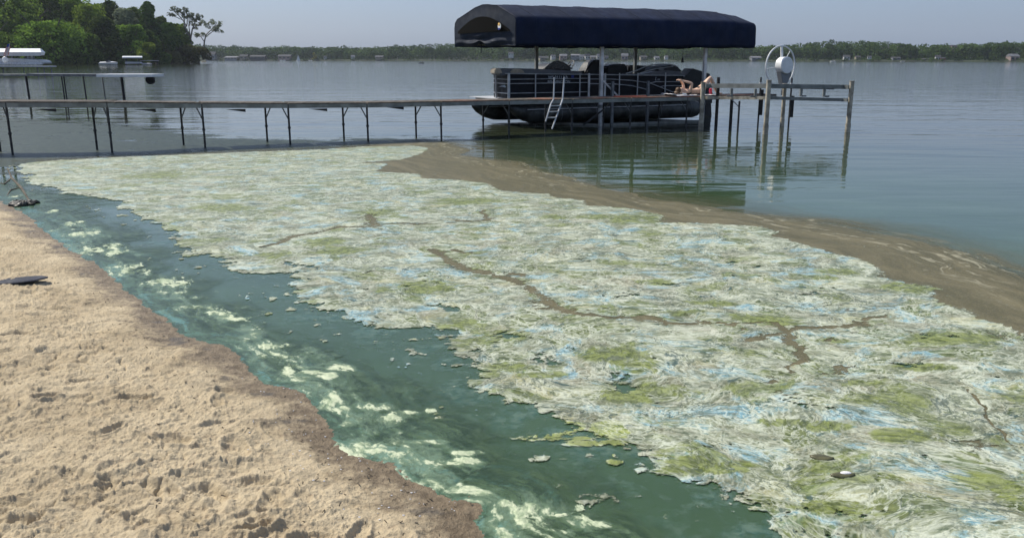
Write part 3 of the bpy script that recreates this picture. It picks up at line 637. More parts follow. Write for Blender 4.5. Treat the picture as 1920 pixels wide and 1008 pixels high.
WALLC = {'white': (0.50, 0.50, 0.48), 'pink': (0.30, 0.22, 0.19), 'tan': (0.27, 0.24, 0.18), 'grey': (0.20, 0.21, 0.22), 'dark': (0.07, 0.065, 0.065), 'red': (0.30, 0.08, 0.06)}
for k, v in WALLC.items(): M['w_' + k] = simple(k + '_siding', v, 0.8, 0, 0.1, 0.4)
M['roof_dark'] = simple('dark_shingle', (0.06, 0.06, 0.065), 0.9, 0, 0.2, 0.6); M['roof_grey'] = simple('grey_shingle', (0.17, 0.17, 0.18), 0.9, 0, 0.2, 0.6)
M['window'] = simple('window_glass', (0.03, 0.04, 0.05), 0.15, 0, 0.1, 1)
def house(px, py, wpx, hpx, col, roof, label, bk=14):
    """py = foot of the walls in the photograph, sizes in its pixels"""
    Y = shoreY(px) + bk; s = Y / F; w = wpx * s; h = hpx * s; b = P(px, py, Y); z0 = max(b.z, 0.8)
    e = empty('lake_house', (b.x, Y, z0), random.uniform(-0.25, 0.25)); tag(e, label, 'house', 'houses along the far shore')
    d = w * 0.7; wh = h * 0.62
    MB().box((0, 0, wh / 2 - 1.5), (w, d, wh + 3)).build('wall', M['w_' + col], e)
    MB().prism([(-w * .54, -d * .56, wh), (-w * .54, d * .56, wh), (-w * .54, 0, h)], (w * 1.08, 0, 0)).build('roof', M['roof_' + roof], e)
    n = max(2, int(w / 4))
    w0 = None
    for i in range(n):
        x = -w / 2 + (i + 0.5) * w / n
        if w0 is None: w0 = MB().box((0, 0, 0), (w / n * .55, .12, wh * .4)).build('window', M['window'], e); o = w0
        else: o = w0.copy(); COL.objects.link(o)
        o.location = (x, -d / 2 - 0.03, wh * .55)
    return e
HOUSES = [(397, 112, 16, 14, 'grey', 'dark', 'large grey lakeside house just right of the wooded point'),
 (437, 112, 24, 6, 'grey', 'grey', 'long low pale boathouse between the point and the sailboat'), (458, 111, 14, 8, 'tan', 'dark', 'small tan cottage right of the long low boathouse'),
 (485, 111, 26, 7, 'dark', 'dark', 'long dark-walled house left of the pinkish house'), (535, 111, 22, 8, 'pink', 'dark', 'pinkish house behind the white motorboat and left of the sailboat'),
 (610, 111, 6, 6, 'white', 'dark', 'tiny white cottage just right of the yellowish tree'), (662, 110, 7, 6, 'white', 'grey', 'small white gabled cottage alone midway along the left far shore'), (712, 109, 14, 4, 'tan', 'grey', 'low tan roofed cottage left of the small dark fishing boat'),
 (958, 104, 9, 6, 'white', 'dark', 'white cottage under the left half of the boat canopy'), (1019, 114, 16, 7, 'tan', 'dark', 'tan house just right of the leftmost canopy post'), (1037, 108, 8, 5, 'white', 'dark', 'small white upper house above the boat console'),
 (1056, 111, 13, 9, 'pink', 'grey', 'pinkish house above the steering wheel of the pontoon boat'), (1079, 108, 16, 6, 'grey', 'grey', 'grey house left of the white row by the captain chair'), (1091, 112, 9, 9, 'white', 'grey', 'narrow white house, first of the white row above the captain chair'),
 (1101, 112, 9, 10, 'white', 'dark', 'tallest white house of the row above the captain chair'), (1112, 112, 10, 7, 'tan', 'grey', 'low tan house in the row above the captain chair'), (1123, 112, 8, 10, 'white', 'grey', 'white house directly left of the near canopy post'),
 (1136, 112, 8, 7, 'grey', 'dark', 'grey house directly right of the near canopy post'), (1171, 113, 12, 12, 'pink', 'grey', 'square pink-tan house left of the rear canopy post'), (1206, 111, 12, 6, 'tan', 'dark', 'tan cottage right of the rear canopy post'), (1231, 113, 9, 7, 'white', 'grey', 'white cottage above the arched boat rail'),
 (1249, 109, 6, 4, 'white', 'grey', 'tiny white shed left of the hanging cord'), (1416, 113, 18, 7, 'grey', 'grey', 'long grey house just left of the white winch wheel'), (1587, 112, 11, 8, 'white', 'dark', 'white house on the right shore beside the moored white boat'),
 (1608, 110, 9, 5, 'tan', 'dark', 'tan cottage, first right of the white shore house'), (1630, 110, 7, 5, 'white', 'dark', 'small white cottage, second right of the white shore house'), (1679, 112, 14, 5, 'grey', 'dark', 'low grey house below the tan hillside house'),
 (1758, 113, 9, 9, 'white', 'dark', 'bright white house with dark red neighbour on the right shore'), (1767, 114, 8, 6, 'red', 'dark', 'dark red boathouse touching the bright white house'), (1736, 114, 14, 4, 'dark', 'dark', 'low dark boathouse left of the bright white house'),
 (1898, 114, 18, 12, 'pink', 'grey', 'stepped pinkish house near the right edge of the view')]
for (px, py, w, h, c, r_, lb) in HOUSES: house(px, py, w, h, c, r_, lb, 3)
def hillhouse(px, py, w, h, c, lb):
    house(px, py, w, h, c, 'dark', lb, 30)
for px, py, w, h, c, lb in [(1660, 93, 10, 5, 'tan', 'small tan house half hidden high in the hillside trees'), (1687, 95, 10, 9, 'tan', 'tall tan hillside house with a pale wall above the trees'), (1787, 91, 11, 6, 'pink', 'pinkish hilltop house among trees on the right'), (1906, 95, 7, 5, 'white', 'tiny white hillside house at the far right')]:
    hillhouse(px, py, w, h, c, lb)
# the yellowish tree on the far shore
def lobed_tree(name, base, h, w, leafm, barkm, label, nl=14, nq=230, size=0.55, low=0.12, group=None, trunk=True, zs=0.95):
    e = empty(name, base); tag(e, label, 'tree', group)
    if trunk:
        tb = MB(); tb.tube([(0, 0, -1), (0.1, 0, h * 0.25), (-0.15, 0.1, h * 0.55), (0.1, 0, h * 0.8)], [w * 0.045 + .08, w * 0.035 + .05, w * 0.022, 0.05], 7)
        for k in range(5):
            a = random.uniform(0, 6.28); z = h * random.uniform(0.25, 0.6); L = w * random.uniform(0.25, 0.42)
            tb.tube([(0, 0, z), (L * .5 * math.cos(a), L * .5 * math.sin(a), z + L * .4), (L * math.cos(a), L * math.sin(a), z + L * 0.9)], [w * .018 + .03, w * .012, .02], 5)
        tb.build('trunk', barkm, e)
    A, B, S = [], [], []
    for k in range(nl):
        z = low * h + (h * (0.93 - low)) * (k + 0.5) / nl; f = (z / h - low) / (1 - low)
        rad = w * 0.5 * math.sin(math.pi * min(0.97, 0.18 + 0.76 * f)) * random.uniform(0.15, 0.82); a = random.uniform(0, 6.28) + k * 2.4
        r = w * random.uniform(0.10, 0.21); z = min(z, h - r * zs) + random.uniform(-.04, 0) * h
        a_, b_, s_ = dome((rad * math.cos(a), rad * math.sin(a), z), r, nq, size, zs); A.append(a_); B.append(b_); S.append(s_)
    a_, b_, s_ = dome((0, 0, h - w * .15 * zs), w * .14, nq, size, zs); A.append(a_); B.append(b_); S.append(s_)
    quads_mesh('crown', np.concatenate(A), np.concatenate(B), np.concatenate(S), leafm, e); return e
M['yellowleaf'] = foliage('yellow_leaves', (0.20, 0.19, 0.04), (0.34, 0.30, 0.08), 0.2)
lobed_tree('tree', at_shore(589, 1, 0.8), 9.0, 9, M['yellowleaf'], M['bark'], 'small yellowish tree on the far shore right of the sailboat', 8, 60, 0.9)

# ------------------------------------------------------------------ wooded point on the left
pt = MB(); PTS = [(-460, 330), (-300, 338), (-262, 352), (-215, 372), (-190, 395), (-172, 412), (-160, 428), (-158, 437), (-163, 450), (-200, 520), (-460, 620)]
pc = Vector((-300, 450, 3.0)); n = len(PTS)
PTS = [(G(x, y).x, G(x, y).y) if False else (x, y) for x, y in PTS]
for s_, z in ((1.0, -0.8), (0.995, 0.25), (0.97, 0.9), (0.9, 1.8), (0.0, 4.0)):
    for x, y in PTS: pt.v.append((pc.x + (x - pc.x) * s_, pc.y + (y - pc.y) * s_, z))
for j in range(4):
    for i in range(n): pt.f.append((j * n + i, j * n + (i + 1) % n, (j + 1) * n + (i + 1) % n, (j + 1) * n + i))
M['bank'] = simple('shore_bank', (0.10, 0.085, 0.055), 0.95, 0, 0.45, 0.3)
tag(pt.build('wooded_point', M['bank'], smooth=True), kind='structure')
def tree_px(px, ptop, wpx, Y, leafm, label, name='tree', **kw):
    p = P(px, 111, Y); top = P(px, ptop, Y).z; w = wpx * 1.15 * Y / F
    return lobed_tree(name, (p.x, Y, 0.8), top - 0.8, w, leafm, M['bark'], label, group='trees on the wooded point', **kw)
L_, D_, B_, PL_ = M['leaf'], M['darkleaf'], M['brightleaf'], M['paleleaf']
TR = [(-120, -30, 130, 360, D_, 'dark tree beyond the left edge of the picture'), (-40, -25, 120, 375, L_, 'tall green tree cut by the left edge of the picture'), (8, -12, 90, 385, D_, 'dark tall tree at the far left behind the white canopy'), (52, -6, 110, 378, L_, 'broad mid-green tree second from the left edge'),
      (105, -25, 100, 400, D_, 'tall dark tree running out of the top of the picture'), (100, 38, 120, 352, L_, 'wide low spreading tree in front of the left woods'), (150, -10, 80, 395, L_, 'tall green tree above the moored white speedboat'), (178, 5, 66, 385, B_, 'yellow-green crowned tree above the white speedboat'),
      (215, 0, 60, 400, D_, 'pointed dark conifer near the middle of the woods'), (205, 30, 70, 375, D_, 'dark rounded tree directly behind the white speedboat'), (240, 14, 60, 398, PL_, 'thin pale-leaved tree left of the dark column tree'), (250, 45, 70, 382, L_, 'mid-height green tree behind the small covered boat lift'),
      (286, 2, 48, 405, D_, 'tall narrow dark tree at the right end of the woods'), (275, 55, 56, 388, D_, 'low dark tree under the tall narrow one'), (315, 42, 56, 402, D_, 'dark tree sloping down towards the end of the point'), (335, 44, 60, 415, L_, 'green tree just left of the bare branching tree'),
      (160, 62, 80, 362, D_, 'low dark tree overhanging the water by the speedboat'), (60, 70, 90, 350, D_, 'low dark bush-like tree behind the white canopied boat'), (-30, 55, 120, 345, L_, 'leafy tree low at the extreme left of the woods')]
TR += [(80, -20, 90, 425, L_, 'back tree filling the skyline between the two left tall trees'), (130, 0, 80, 430, D_, 'dark back tree behind the yellow-green crown'), (195, 6, 70, 432, L_, 'green back tree right of the yellow-green crown'), (262, 12, 70, 435, L_, 'green back tree left of the tall narrow dark tree'), (310, 30, 50, 436, D_, 'back tree right behind the tall narrow dark tree')]
for (px, ptop, w, Y, lm, lb) in TR: tree_px(px, ptop, w, Y, lm, lb, nl=44, nq=150, size=0.55, low=0.03)
BR = [(276, 80, 34, 372, B_, 'bright green waterside bush right of the small covered lift'), (322, 95, 50, 398, M['reedleaf'], 'brownish brush on the bank near the end of the point'), (345, 84, 60, 405, M['reedleaf'], 'olive bush below the bare branching tree'), (372, 88, 40, 420, M['reedleaf'], 'olive bush at the very tip of the point'),
      (120, 96, 60, 345, D_, 'dark shrub at the waterline left of the speedboat'), (235, 98, 50, 372, D_, 'dark shrub between the speedboat and the covered lift'), (305, 98, 40, 388, D_, 'dark shrub on the bank right of the covered lift')]
for (px, ptop, w, Y, lm, lb) in BR:
    e = tree_px(px, ptop, w, Y, lm, lb, name='bush', nl=8, nq=200, size=0.5, low=0.0, zs=0.9); e['category'] = 'bush'; e['group'] = 'bushes on the wooded point'
# two sparse trees whose limbs show
def sparse_tree(base_px, Y, limbs, label):
    b = P(base_px, 111, Y); e = empty('sparse_tree', (b.x, Y, 0.8)); tag(e, label, 'tree', 'sparse trees on the wooded point')
    tb = MB(); A, B, S = [], [], []
    for pts, r in limbs:
        w = [P(x, y, Y) - Vector((b.x, Y, 0.8)) for x, y in pts]; w = [p + Vector((0, random.uniform(-1.5, 1.5) * i, 0)) for i, p in enumerate(w)]
        tb.tube(w, [r * (1 - 0.65 * i / (len(w) - 1)) for i in range(len(w))], 6)
        for k in range(5):
            q = w[-1] + Vector((random.uniform(-2.8, 2.8), random.uniform(-1, 1), random.uniform(-2.4, 1.4)))
            tb.tube([w[-2], q], [r * .3, .05], 4)
            q2 = q + Vector((random.uniform(-1.2, 1.2), 0, random.uniform(-.8, 1.0))); a_, b_, s_ = dome(tuple(q2), random.uniform(.6, 1.0), 24, 0.30); A.append(a_); B.append(b_); S.append(s_); a_, b_, s_ = dome(tuple(q), random.uniform(.8, 1.4), 30, 0.34); A.append(a_); B.append(b_); S.append(s_)
    tb.build('trunk', M['palebark'], e); quads_mesh('crown', np.concatenate(A), np.concatenate(B), np.concatenate(S), PL_, e)
sparse_tree(356, 412, [([(358, 112), (357, 75), (350, 50), (345, 30), (338, 20)], .55), ([(350, 50), (342, 38), (332, 22)], .3), ([(357, 75), (362, 55), (368, 38), (370, 28)], .4), ([(357, 75), (354, 50), (357, 36)], .3), ([(350, 50), (352, 35), (348, 22)], .25), ([(362, 55), (368, 45)], .2)], 'tall bare-limbed tree with wispy crowns near the end of the point')
sparse_tree(382, 425, [([(382, 112), (384, 80), (390, 66), (394, 52), (398, 44)], .4), ([(390, 66), (398, 60), (403, 52)], .25), ([(384, 80), (378, 70), (374, 64)], .25), ([(394, 52), (390, 44)], .2)], 'smaller curved sparse tree standing last on the point')
# tan rocks at the foot of the point
for px, py, w, lb in [(312, 119, 2.2, 'tan rock at the waterline under the brownish brush'), (380, 117, 1.8, 'grey rock at the tip of the wooded point'), (102, 118, 3.0, 'pale flat rock on the bank left of the speedboat')]:
    c = G(px, py); MB().ball((0, 0, 0.2), (w, w * .6, .6), 9, 6, 0.15)
    o = MB().ball((0, 0, 0.2), (w, w * .6, .7), 9, 6, 0.15).build('shore_rock', M['w_tan'], loc=(c.x, c.y + 2, 0)); tag(o, lb, 'rock', 'rocks at the foot of the point')

# ------------------------------------------------------------------ the dock
NE = [(-120, 291, 191.5), (10, 290, 191), (200, 287, 191.5), (378, 277, 193), (540, 270.5, 193.7), (688, 265.5, 193), (827, 261, 190.5), (955, 254.5, 188), (1074, 250, 185.8), (1184, 246.5, 183.3), (1290, 243.5, 181.2), (1322, 242.5, 180.7)]
near = []
for x, yb, yt in NE:
    g = G(x, yb); near.append(P(x, yt, g.y))
ddir = Vector((0.912, 0.41, 0)); dperp = Vector((-0.41, 0.912, 0)); DW = 0.9
dock = empty('dock', (near[0].x, near[0].y, 0)); tag(dock, 'long low walkway dock on thin steel legs crossing from the left edge to the boat', 'dock')
D0 = dock.location
t = NT('dock_boards'); co = t.co
mp = t.node('Mapping', Vector=co); mp.inputs['Rotation'].default_value = (0, 0, -R(24.2)); mp.inputs['Scale'].default_value = (6, 0.8, 1)
n1 = t.noise(mp.outputs[0], 1.0, 4, 0.6); redm = t.math('MULTIPLY', t.step(t.noise(co, 0.9, 3), 0.42, 0.62), t.step(t.node('SeparateXYZ', Vector=co).outputs[0], -2.5, -0.5))
c = t.mix(t.step(n1, 0.35, 0.65), (0.075, 0.066, 0.056), (0.15, 0.13, 0.108)); c = t.mix(t.math('MULTIPLY', redm, 0.5), c, (0.30, 0.10, 0.055))
M['boards'] = t.done(t.bsdf(c, 0.85, 0, t.bump(n1, 0.5, 0.003), spec=0.2))
def seg_boards(a, b, w, parent, mat=M['boards'], pitch=0.145):
    """deck boards laid across between the near-edge points a and b, as one part"""
    L = (b - a).length; u = (b - a) / L; p = Vector((-u.y, u.x, 0)).normalized(); n = max(1, int(L / pitch)); m = MB()
    for i in range(n):
        c = a + u * ((i + .5) * L / n); m.bar(c, c + p * w, L / n - 0.012, 0.03)
    return m.build('decking', mat, parent)
for i in range(len(near) - 1):
    a, b = near[i] - D0, near[i + 1] - D0; u = (b - a).normalized(); p = Vector((-u.y, u.x, 0)).normalized()
    a = a + u * 0.012; b = b - u * 0.012
    fr = MB().bar(a + p * .02 + Vector((0, 0, -.072)), b + p * .02 + Vector((0, 0, -.072)), .04, .10).bar(a + p * (DW - .02) + Vector((0, 0, -.072)), b + p * (DW - .02) + Vector((0, 0, -.072)), .04, .10)
    for k in range(3): q = a.lerp(b, (k + .5) / 3) + Vector((0, 0, -.07)); fr.bar(q + p * .04, q + p * (DW - .04), .04, .06)
    f = fr.build('deck_frame', M['frame'], dock); o = seg_boards(a + Vector((0, 0, -.006)), b + Vector((0, 0, -.006)), DW, f)
legp = None
for i, (q, (x, yb, yt)) in enumerate(zip(near, NE)):
    if i == len(near) - 1: continue
    q = q - D0; zz = q.z
    for side in (0, 1):
        base = q + (dperp * 0.03 if side == 0 else dperp * (DW - 0.03) - ddir * (.44 if i > 2 else .33)); sgn = 1 if side == 0 else -1
        lb = MB().tube([(0, 0, -zz - .7), (0, 0, -.02)], 0.026, 8).tube([(0, 0, -zz * .62), (0, 0, -zz * .62 + .05)], .038, 8)
        o = lb.build('leg', M['leg'], dock, smooth=True, loc=base - Vector((0, 0, 0.0)))
        fv = (dperp * (DW - .06) - ddir * (.44 if i > 2 else .33)).normalized(); bb = MB().bar((0, 0, -.42), fv * sgn * 0.24 + Vector((0, 0, -.11)), .022, .022).build('brace', M['alu_dark'], o)
    if 0 < i < 7:
        c = q - ddir * 1.4 + Vector((0, 0, -.122))
        MB().prism([(0, 0, 0), (.42, .19, 0), (.42, .19, -.07)], dperp * .06).build('support_bracket', M['rubber'], dock, loc=c - ddir * 0.1)
# pale plank lying proud where the deck turns orange, ladder
lad = MB()
yl = 24.05
Lr = [P(1039.5, 145, 24.2), P(1038, 186, 24.15), P(1033, 195, 24.0), P(1023, 228, 23.9)]; Rr = [P(1058, 145, 24.35), P(1055, 186, 24.25), P(1052, 195, 24.1), P(1035, 242, 23.9)]
ladder = empty('ladder', G(1040, 243)); ladder.parent = dock; ladder.location = Vector((G(1040, 243).x, 24.0, 0)) - D0
tag(ladder, 'bare aluminium swim ladder rising above the deck edge')
LO = Vector((G(1040, 243).x, 24.0, 0))
for pts in (Lr, Rr): MB().tube([p - LO for p in pts], .021, 8).build('rail', M['alu'], ladder, smooth=True)
for k, tt in enumerate((0.1, 0.42, 0.74)):
    a = Lr[2].lerp(Lr[3], tt * 1.05); b = Rr[2].lerp(Rr[3], tt * 0.72); b.z = a.z
    MB().bar(a - LO, b - LO, .07, .025).build('rung', M['alu'], ladder)

# red cloth and cup on the deck, towel, person
def deck_pt(x, frac):
    """point on the deck surface above near-edge pixel x, frac across"""
    q = None
    for i in range(len(NE) - 1):
        if NE[i][0] <= x <= NE[i + 1][0]:
            q = near[i].lerp(near[i + 1], (x - NE[i][0]) / (NE[i + 1][0] - NE[i][0]))
    return q + dperp * (DW * frac) + Vector((0, 0, 0.009))
rc = MB()
c = deck_pt(1195, 0.45); nx_, ny_ = 14, 8
for j in range(ny_):
    for i in range(nx_):
        u = (i / (nx_ - 1) - .5); v = (j / (ny_ - 1) - .5); w = 0.5 + .5 * math.cos(u * 5)
        rc.v.append((u * 1.1, v * (0.16 + 0.22 * w), 0.016 + 0.022 * abs(math.sin(u * 17 + v * 6)) * (1 - abs(2 * v))))
for j in range(ny_ - 1):
    for i in range(nx_ - 1): a = j * nx_ + i; rc.f.append((a, a + 1, a + 1 + nx_, a + nx_))
o = rc.build('red_cloth', M['red'], smooth=True, loc=c); o.rotation_euler = (0, 0, R(24)); sm = o.modifiers.new('s', 'SOLIDIFY'); sm.thickness = .012
tag(o, 'crumpled red cloth lying on the dock boards beside the boat', 'cloth')

tw = MB(); c = deck_pt(1288, 0.45)
for j in range(7):
    for i in range(20):
        u = i / 19 - .5; v = j / 6 - .5
        tw.v.append((u * 1.75, v * .62 + .015 * math.sin(i * 1.3), .012 + .012 * abs(math.sin(i * 1.1 + j * 1.7)) + (0.055 if i < 2 else 0)))
for j in range(6):
    for i in range(19): a = j * 20 + i; tw.f.append((a, a + 1, a + 21, a + 20))
TWO = deck_pt(1308, 0.42)
o = tw.build('towel', M['towel'], smooth=True, loc=TWO); o.rotation_euler = (0, 0, R(24)); sm = o.modifiers.new('s', 'SOLIDIFY'); sm.thickness = .012
tag(o, 'white towel spread on the dock under the sunbathing person', 'towel')

def skinned(name, verts, edges, rad, m, parent, lv=2, root=0):
    me = bpy.data.meshes.new(name); me.from_pydata(verts, edges, []); o = bpy.data.objects.new(name, me); COL.objects.link(o); o.parent = parent
    me.materials.append(m); md = o.modifiers.new('skin', 'SKIN'); md.use_smooth_shade = True
    for i, v in enumerate(me.skin_vertices[0].data): r = rad[i]; v.radius = r if isinstance(r, tuple) else (r, r); v.use_root = (i == root)
    sb = o.modifiers.new('sub', 'SUBSURF'); sb.levels = lv; sb.render_levels = lv; return o
hip = deck_pt(1322, 0.36)
per = empty('person', hip + Vector((0, 0, .02)), R(24)); tag(per, 'person in black swimwear lying on a dock towel, knees up, holding a phone', 'person')
V, E, RD = [], [], []
def chain(pts, rads, start=None):
    prev = start
    for p, r in zip(pts, rads):
        V.append(p); RD.append(r * 1.18 if isinstance(r, float) and r > .012 else r); k = len(V) - 1
        if prev is not None: E.append((prev, k))
        prev = k
    return prev
pel = chain([(0, 0, .12)], [(.125, .10)])
wst = chain([(-.17, 0, .115)], [(.10, .075)], pel); ch = chain([(-.36, 0, .125)], [(.115, .085)], wst); upc = chain([(-.46, 0, .125)], [(.10, .07)], ch)
nk = chain([(-.54, 0, .12)], [.045], upc); hd = chain([(-.60, 0, .135), (-.67, 0, .15), (-.74, 0, .145)], [.062, .088, .065], nk)
for sd_, (kx, kz, fx) in ((-1, (.33, .55, .66)), (1, (.47, .52, .80))):
    th = chain([(.02, sd_ * .09, .13), (kx * .5, sd_ * .10, kz * .55), (kx, sd_ * .10, kz), (kx + .12, sd_ * .10, kz * .62), (fx - .05, sd_ * .10, .07), (fx + .02, sd_ * .10, .03), (fx + .15, sd_ * .11, .025)], [.085, .075, .052, .052, .036, .036, .022], pel)
    sh_ = chain([(-.44, sd_ * .16, .13)], [.052], upc)
    el_ = (-.42, sd_ * .22, .36) if sd_ < 0 else (-.46, sd_ * .2, .34); hn = (-.66, sd_ * .055, .44)
    am = chain([tuple(Vector((-.44, sd_ * .16, .13)).lerp(Vector(el_), .5)), el_, tuple(Vector(el_).lerp(Vector(hn), .5)), hn, (hn[0] - .05, hn[1], hn[2] + .02)], [.042, .034, .032, .022, .028], sh_)
    for f in range(4):
        o_ = (f - 1.5) * .018; L = (.055, .065, .06, .048)[f]
        chain([(hn[0] - .09, hn[1] + o_, hn[2] + .03), (hn[0] - .09 - L * .6, hn[1] + o_ * 1.1, hn[2] + .02), (hn[0] - .09 - L * .8, hn[1] + o_ * 1.1, hn[2] - .01)], [.009, .008, .007], am)
    chain([(hn[0] - .05, hn[1] - sd_ * .035, hn[2] + .01), (hn[0] - .085, hn[1] - sd_ * .05, hn[2] + .005)], [.010, .008], am)
skinned('body', V, E, RD, M['skin'], per)
MB().ball((-.765, 0, .155), (.085, .098, .092), 12, 9).ball((-.80, 0, .09), (.10, .11, .05), 10, 6).build('hair', M['hair'], per, smooth=True)
fc = MB().ball((-.655, -.038, .232), (.012, .012, .006), 6, 4).ball((-.655, .038, .232), (.012, .012, .006), 6, 4).build('eye', M['hair'], per)
MB().ball((-.63, 0, .238), (.02, .012, .018), 6, 4).ball((-.60, 0, .222), (.008, .022, .006), 6, 4).ball((-.67, -.09, .15), (.016, .008, .022), 6, 4).ball((-.67, .09, .15), (.016, .008, .022), 6, 4).build('nose', M['skin'], per, smooth=True)
MB().tube([(-.40, 0, .128), (-.35, 0, .13)], [.125, .122], 14).build('bikini_top', M['swim'], per, smooth=True)
MB().tube([(-.06, 0, .12), (.0, 0, .125), (.05, 0, .13)], [.118, .138, .10], 14).build('bikini_bottom', M['swim'], per, smooth=True)
o = MB().box((0, 0, 0), (.15, .075, .009), bevel if False else 0).build('phone', M['vinyl'], loc=per.location + Matrix.Rotation(R(24), 3, 'Z') @ Vector((-.755, 0, .455)), bevel=.003)
o.rotation_euler = (0, R(-12), R(24)); tag(o, 'small dark phone held above the face of the sunbather', 'phone')

# ------------------------------------------------------------------ pontoon boat
BA = R(28.0); bo = G(962, 238); bo.z = 0
boat = empty('pontoon_boat', bo, BA); tag(boat, 'black pontoon boat with silver rails parked on its lift under the navy canopy', 'boat')
bx_ = Vector((math.cos(BA), math.sin(BA), 0)); by_ = Vector((-math.sin(BA), math.cos(BA), 0))
def Bq(px, py, off=0.0):
    """pixel -> (s, z) on the boat's fore-and-aft plane, off metres behind its near side"""
    d = ray(px, py); o = Vector((0, 0, H)); n = by_; q = bo + by_ * off
    tt = (q - o).dot(n) / d.dot(n); p = o + d * tt - q
    return p.dot(bx_), p.z
def BP(px, py, off=0.0):
    s, z = Bq(px, py, off); return (s, off, z)
LEN = Bq(1300, 200)[0]
def pontoon(off, s0):
    zc, r = .37, .32; pts, rs = [], []
    for s, k, dz in ((-.42, .10, .30), (-.34, .30, .22), (-.18, .55, .14), (.08, .80, .06), (.42, .97, .01), (.8, 1, 0), (LEN - .25, 1, 0), (LEN - .05, .85, 0), (LEN, .6, 0)):
        pts.append((s0 + s, off, zc + dz)); rs.append(r * k)
    m = MB().tube(pts, rs, 20)
    p = m.build('pontoon', M['pontoon'], boat, smooth=True)
    for s in np.arange(1.4, LEN - .3, 1.35):
        MB().tube([(s0 + s, off, zc), (s0 + s + .015, off, zc)], r + .006, 20).build('weld_seam', M['alu_dark'], p)
    MB().bar((s0 + .1, off - r - .002, zc + .16), (LEN - .3, off - r - .002, zc + .16), .03, .02).build('rub_strake', M['alu'], p)
pontoon(.30, 0.42); pontoon(2.3, .05)
MB().box((LEN / 2 - .02, 1.28, .785), (LEN + .2, 2.5, .13)).build('deck', M['alu_dark'], boat, bevel=.02)
MB().box((.2, 1.28, .862), (1.1, 2.45, .022)).build('bow_deck_plate', M['whitegrey'], boat)
for s in np.arange(.4, LEN, .9): MB().box((s, 1.28, .705), (.06, 2.4, .04)).build('cross_member', M['alu_dark'], boat)
zt = Bq(1000, 138)[1]; zb = .90; zt2 = Bq(1275, 142)[1]
# near side fence panel, bow panel, far side
sB = Bq(953, 160)[0]; sE = Bq(1281, 160)[0]
MB().prism([(sB, .02, zb), (sE, .02, zb), (sE, .02, zt2 - .02), (sB, .02, zt - .02)], (0, .035, 0)).build('side_panel', M['black'], boat)
MB().prism([(sB, .07, zb), (sB - .02, .35, zb), (sB + .02, 1.05, zb), (sB + .1, 1.2, zb), (sB + .14, 1.2, zb), (sB + .06, 1.05, zb), (sB + .03, .35, zb), (sB + .05, .07, zb)], (0, 0, zt - zb - .02)).build('bow_panel', M['black'], boat)
MB().box((LEN / 2 + .3, 2.44, (zb + zt) / 2), (LEN - 1.4, .035, zt - zb - .04)).build('side_panel', M['black'], boat)
def rail(pts, r=.016, n=6): return MB().tube(pts, r, n).build('rail', M['alu'], boat, smooth=True)
for py in (137.8, 148.5, 156.5, 174.5):
    z = Bq(990, py)[1]; z2 = z if py > 138 else zt2
    if z < zb: z = z2 = zb + .04
    sEnd = sE if py < 140 else Bq(1103, 150)[0]
    rail([(sB + .12, 1.2, z), (sB + .03, 1.07, z), (sB - .05, .35, z), (sB - .05, .06, z), (sB, -.02, z), (sB + .1, -.03, z), (sEnd, -.03, z2)], .017 if py < 140 else .012)
for px, w in ((932, .05), (953, .075), (1003, .03), (1086, .03), (1103, .07), (1133, .07), (1160, .03), (1194, .03), (1246, .03)):
    s = Bq(px, 160)[0]
    if px == 932: pos = (sB - .055, .75)
    else: pos = (s, -.035)
    MB().box((pos[0], pos[1], (zb + zt) / 2 - .01), (w, .03, zt - zb)).build('fence_post', M['alu'], boat)
# decorative rails aft
for pl in ([(1103, 148.5), (1145, 148.5), (1185, 151), (1219, 156), (1262, 173)], [(1103, 157), (1150, 157.5), (1185, 161), (1213, 168)], [(1219, 156), (1230, 153.5), (1275, 153.5)], [(1238, 163), (1246, 161), (1278, 161)]):
    rail([BP(x, y, -.03) for x, y in pl], .014)
# seats seen over the rail
def cushion(poly, off, d, m, name='seat_back', bev=.05):
    return MB().prism([BP(x, y, off) for x, y in poly], (0, d, 0)).build(name, m, boat, bevel=bev, smooth=True)
cushion([(936, 142), (934, 131), (940, 128), (1003, 129), (1092, 134), (1092, 145)], .10, .5, M['grey_shell'], 'bench_back', .03)
cushion([(928, 139), (928, 130), (933, 127.6), (940, 129), (944, 139)], .07, .35, M['tan'], 'seat_cushion', .03)
cushion([(957, 138), (959, 132), (966, 129), (977, 130), (984, 134), (985, 139)], .06, .3, M['tan'], 'seat_cushion', .03)
cushion([(942, 145), (944, 131), (1012, 130), (1012, 145)], 1.7, .4, M['vinyl'], 'bench_back', .05)
# helm console
cushion([(1013, 140), (1020, 128), (1030, 121), (1040, 118), (1052, 124), (1073, 131), (1073, 140)], 1.5, .75, M['vinyl'], 'console', .04)
MB().prism([BP(x, y, 1.44) for x, y in [(1020, 129), (1028, 121), (1038, 115.5), (1046, 114), (1056, 117), (1064, 122), (1074, 130)]], (0, .02, 0)).build('windscreen', M['glass'], boat)
MB().tube([BP(x, y, 1.42) for x, y in [(1020, 129), (1028, 121), (1038, 115.5), (1046, 114), (1056, 117), (1064, 122), (1074, 130)]], .012, 6).build('windscreen_frame', M['alu'], boat, smooth=True)
s, z = Bq(1070, 122, 1.75); ring = []
for k in range(21):
    a = 2 * math.pi * k / 20; ring.append((s + .10 * math.cos(a) * .7, 1.75 + .19 * math.sin(a), z + .15 * math.cos(a)))
sw = MB().tube(ring, .014, 6, cap=False); sw.tube([ring[0], (s - .04, 1.75, z), ring[10]], .012, 5).tube([ring[5], ring[15]], .012, 5).tube([(s, 1.75, z), (s - .25, 1.75, z - .12)], .03, 6)
sw.build('steering_wheel', M['vinyl'], boat, smooth=True)
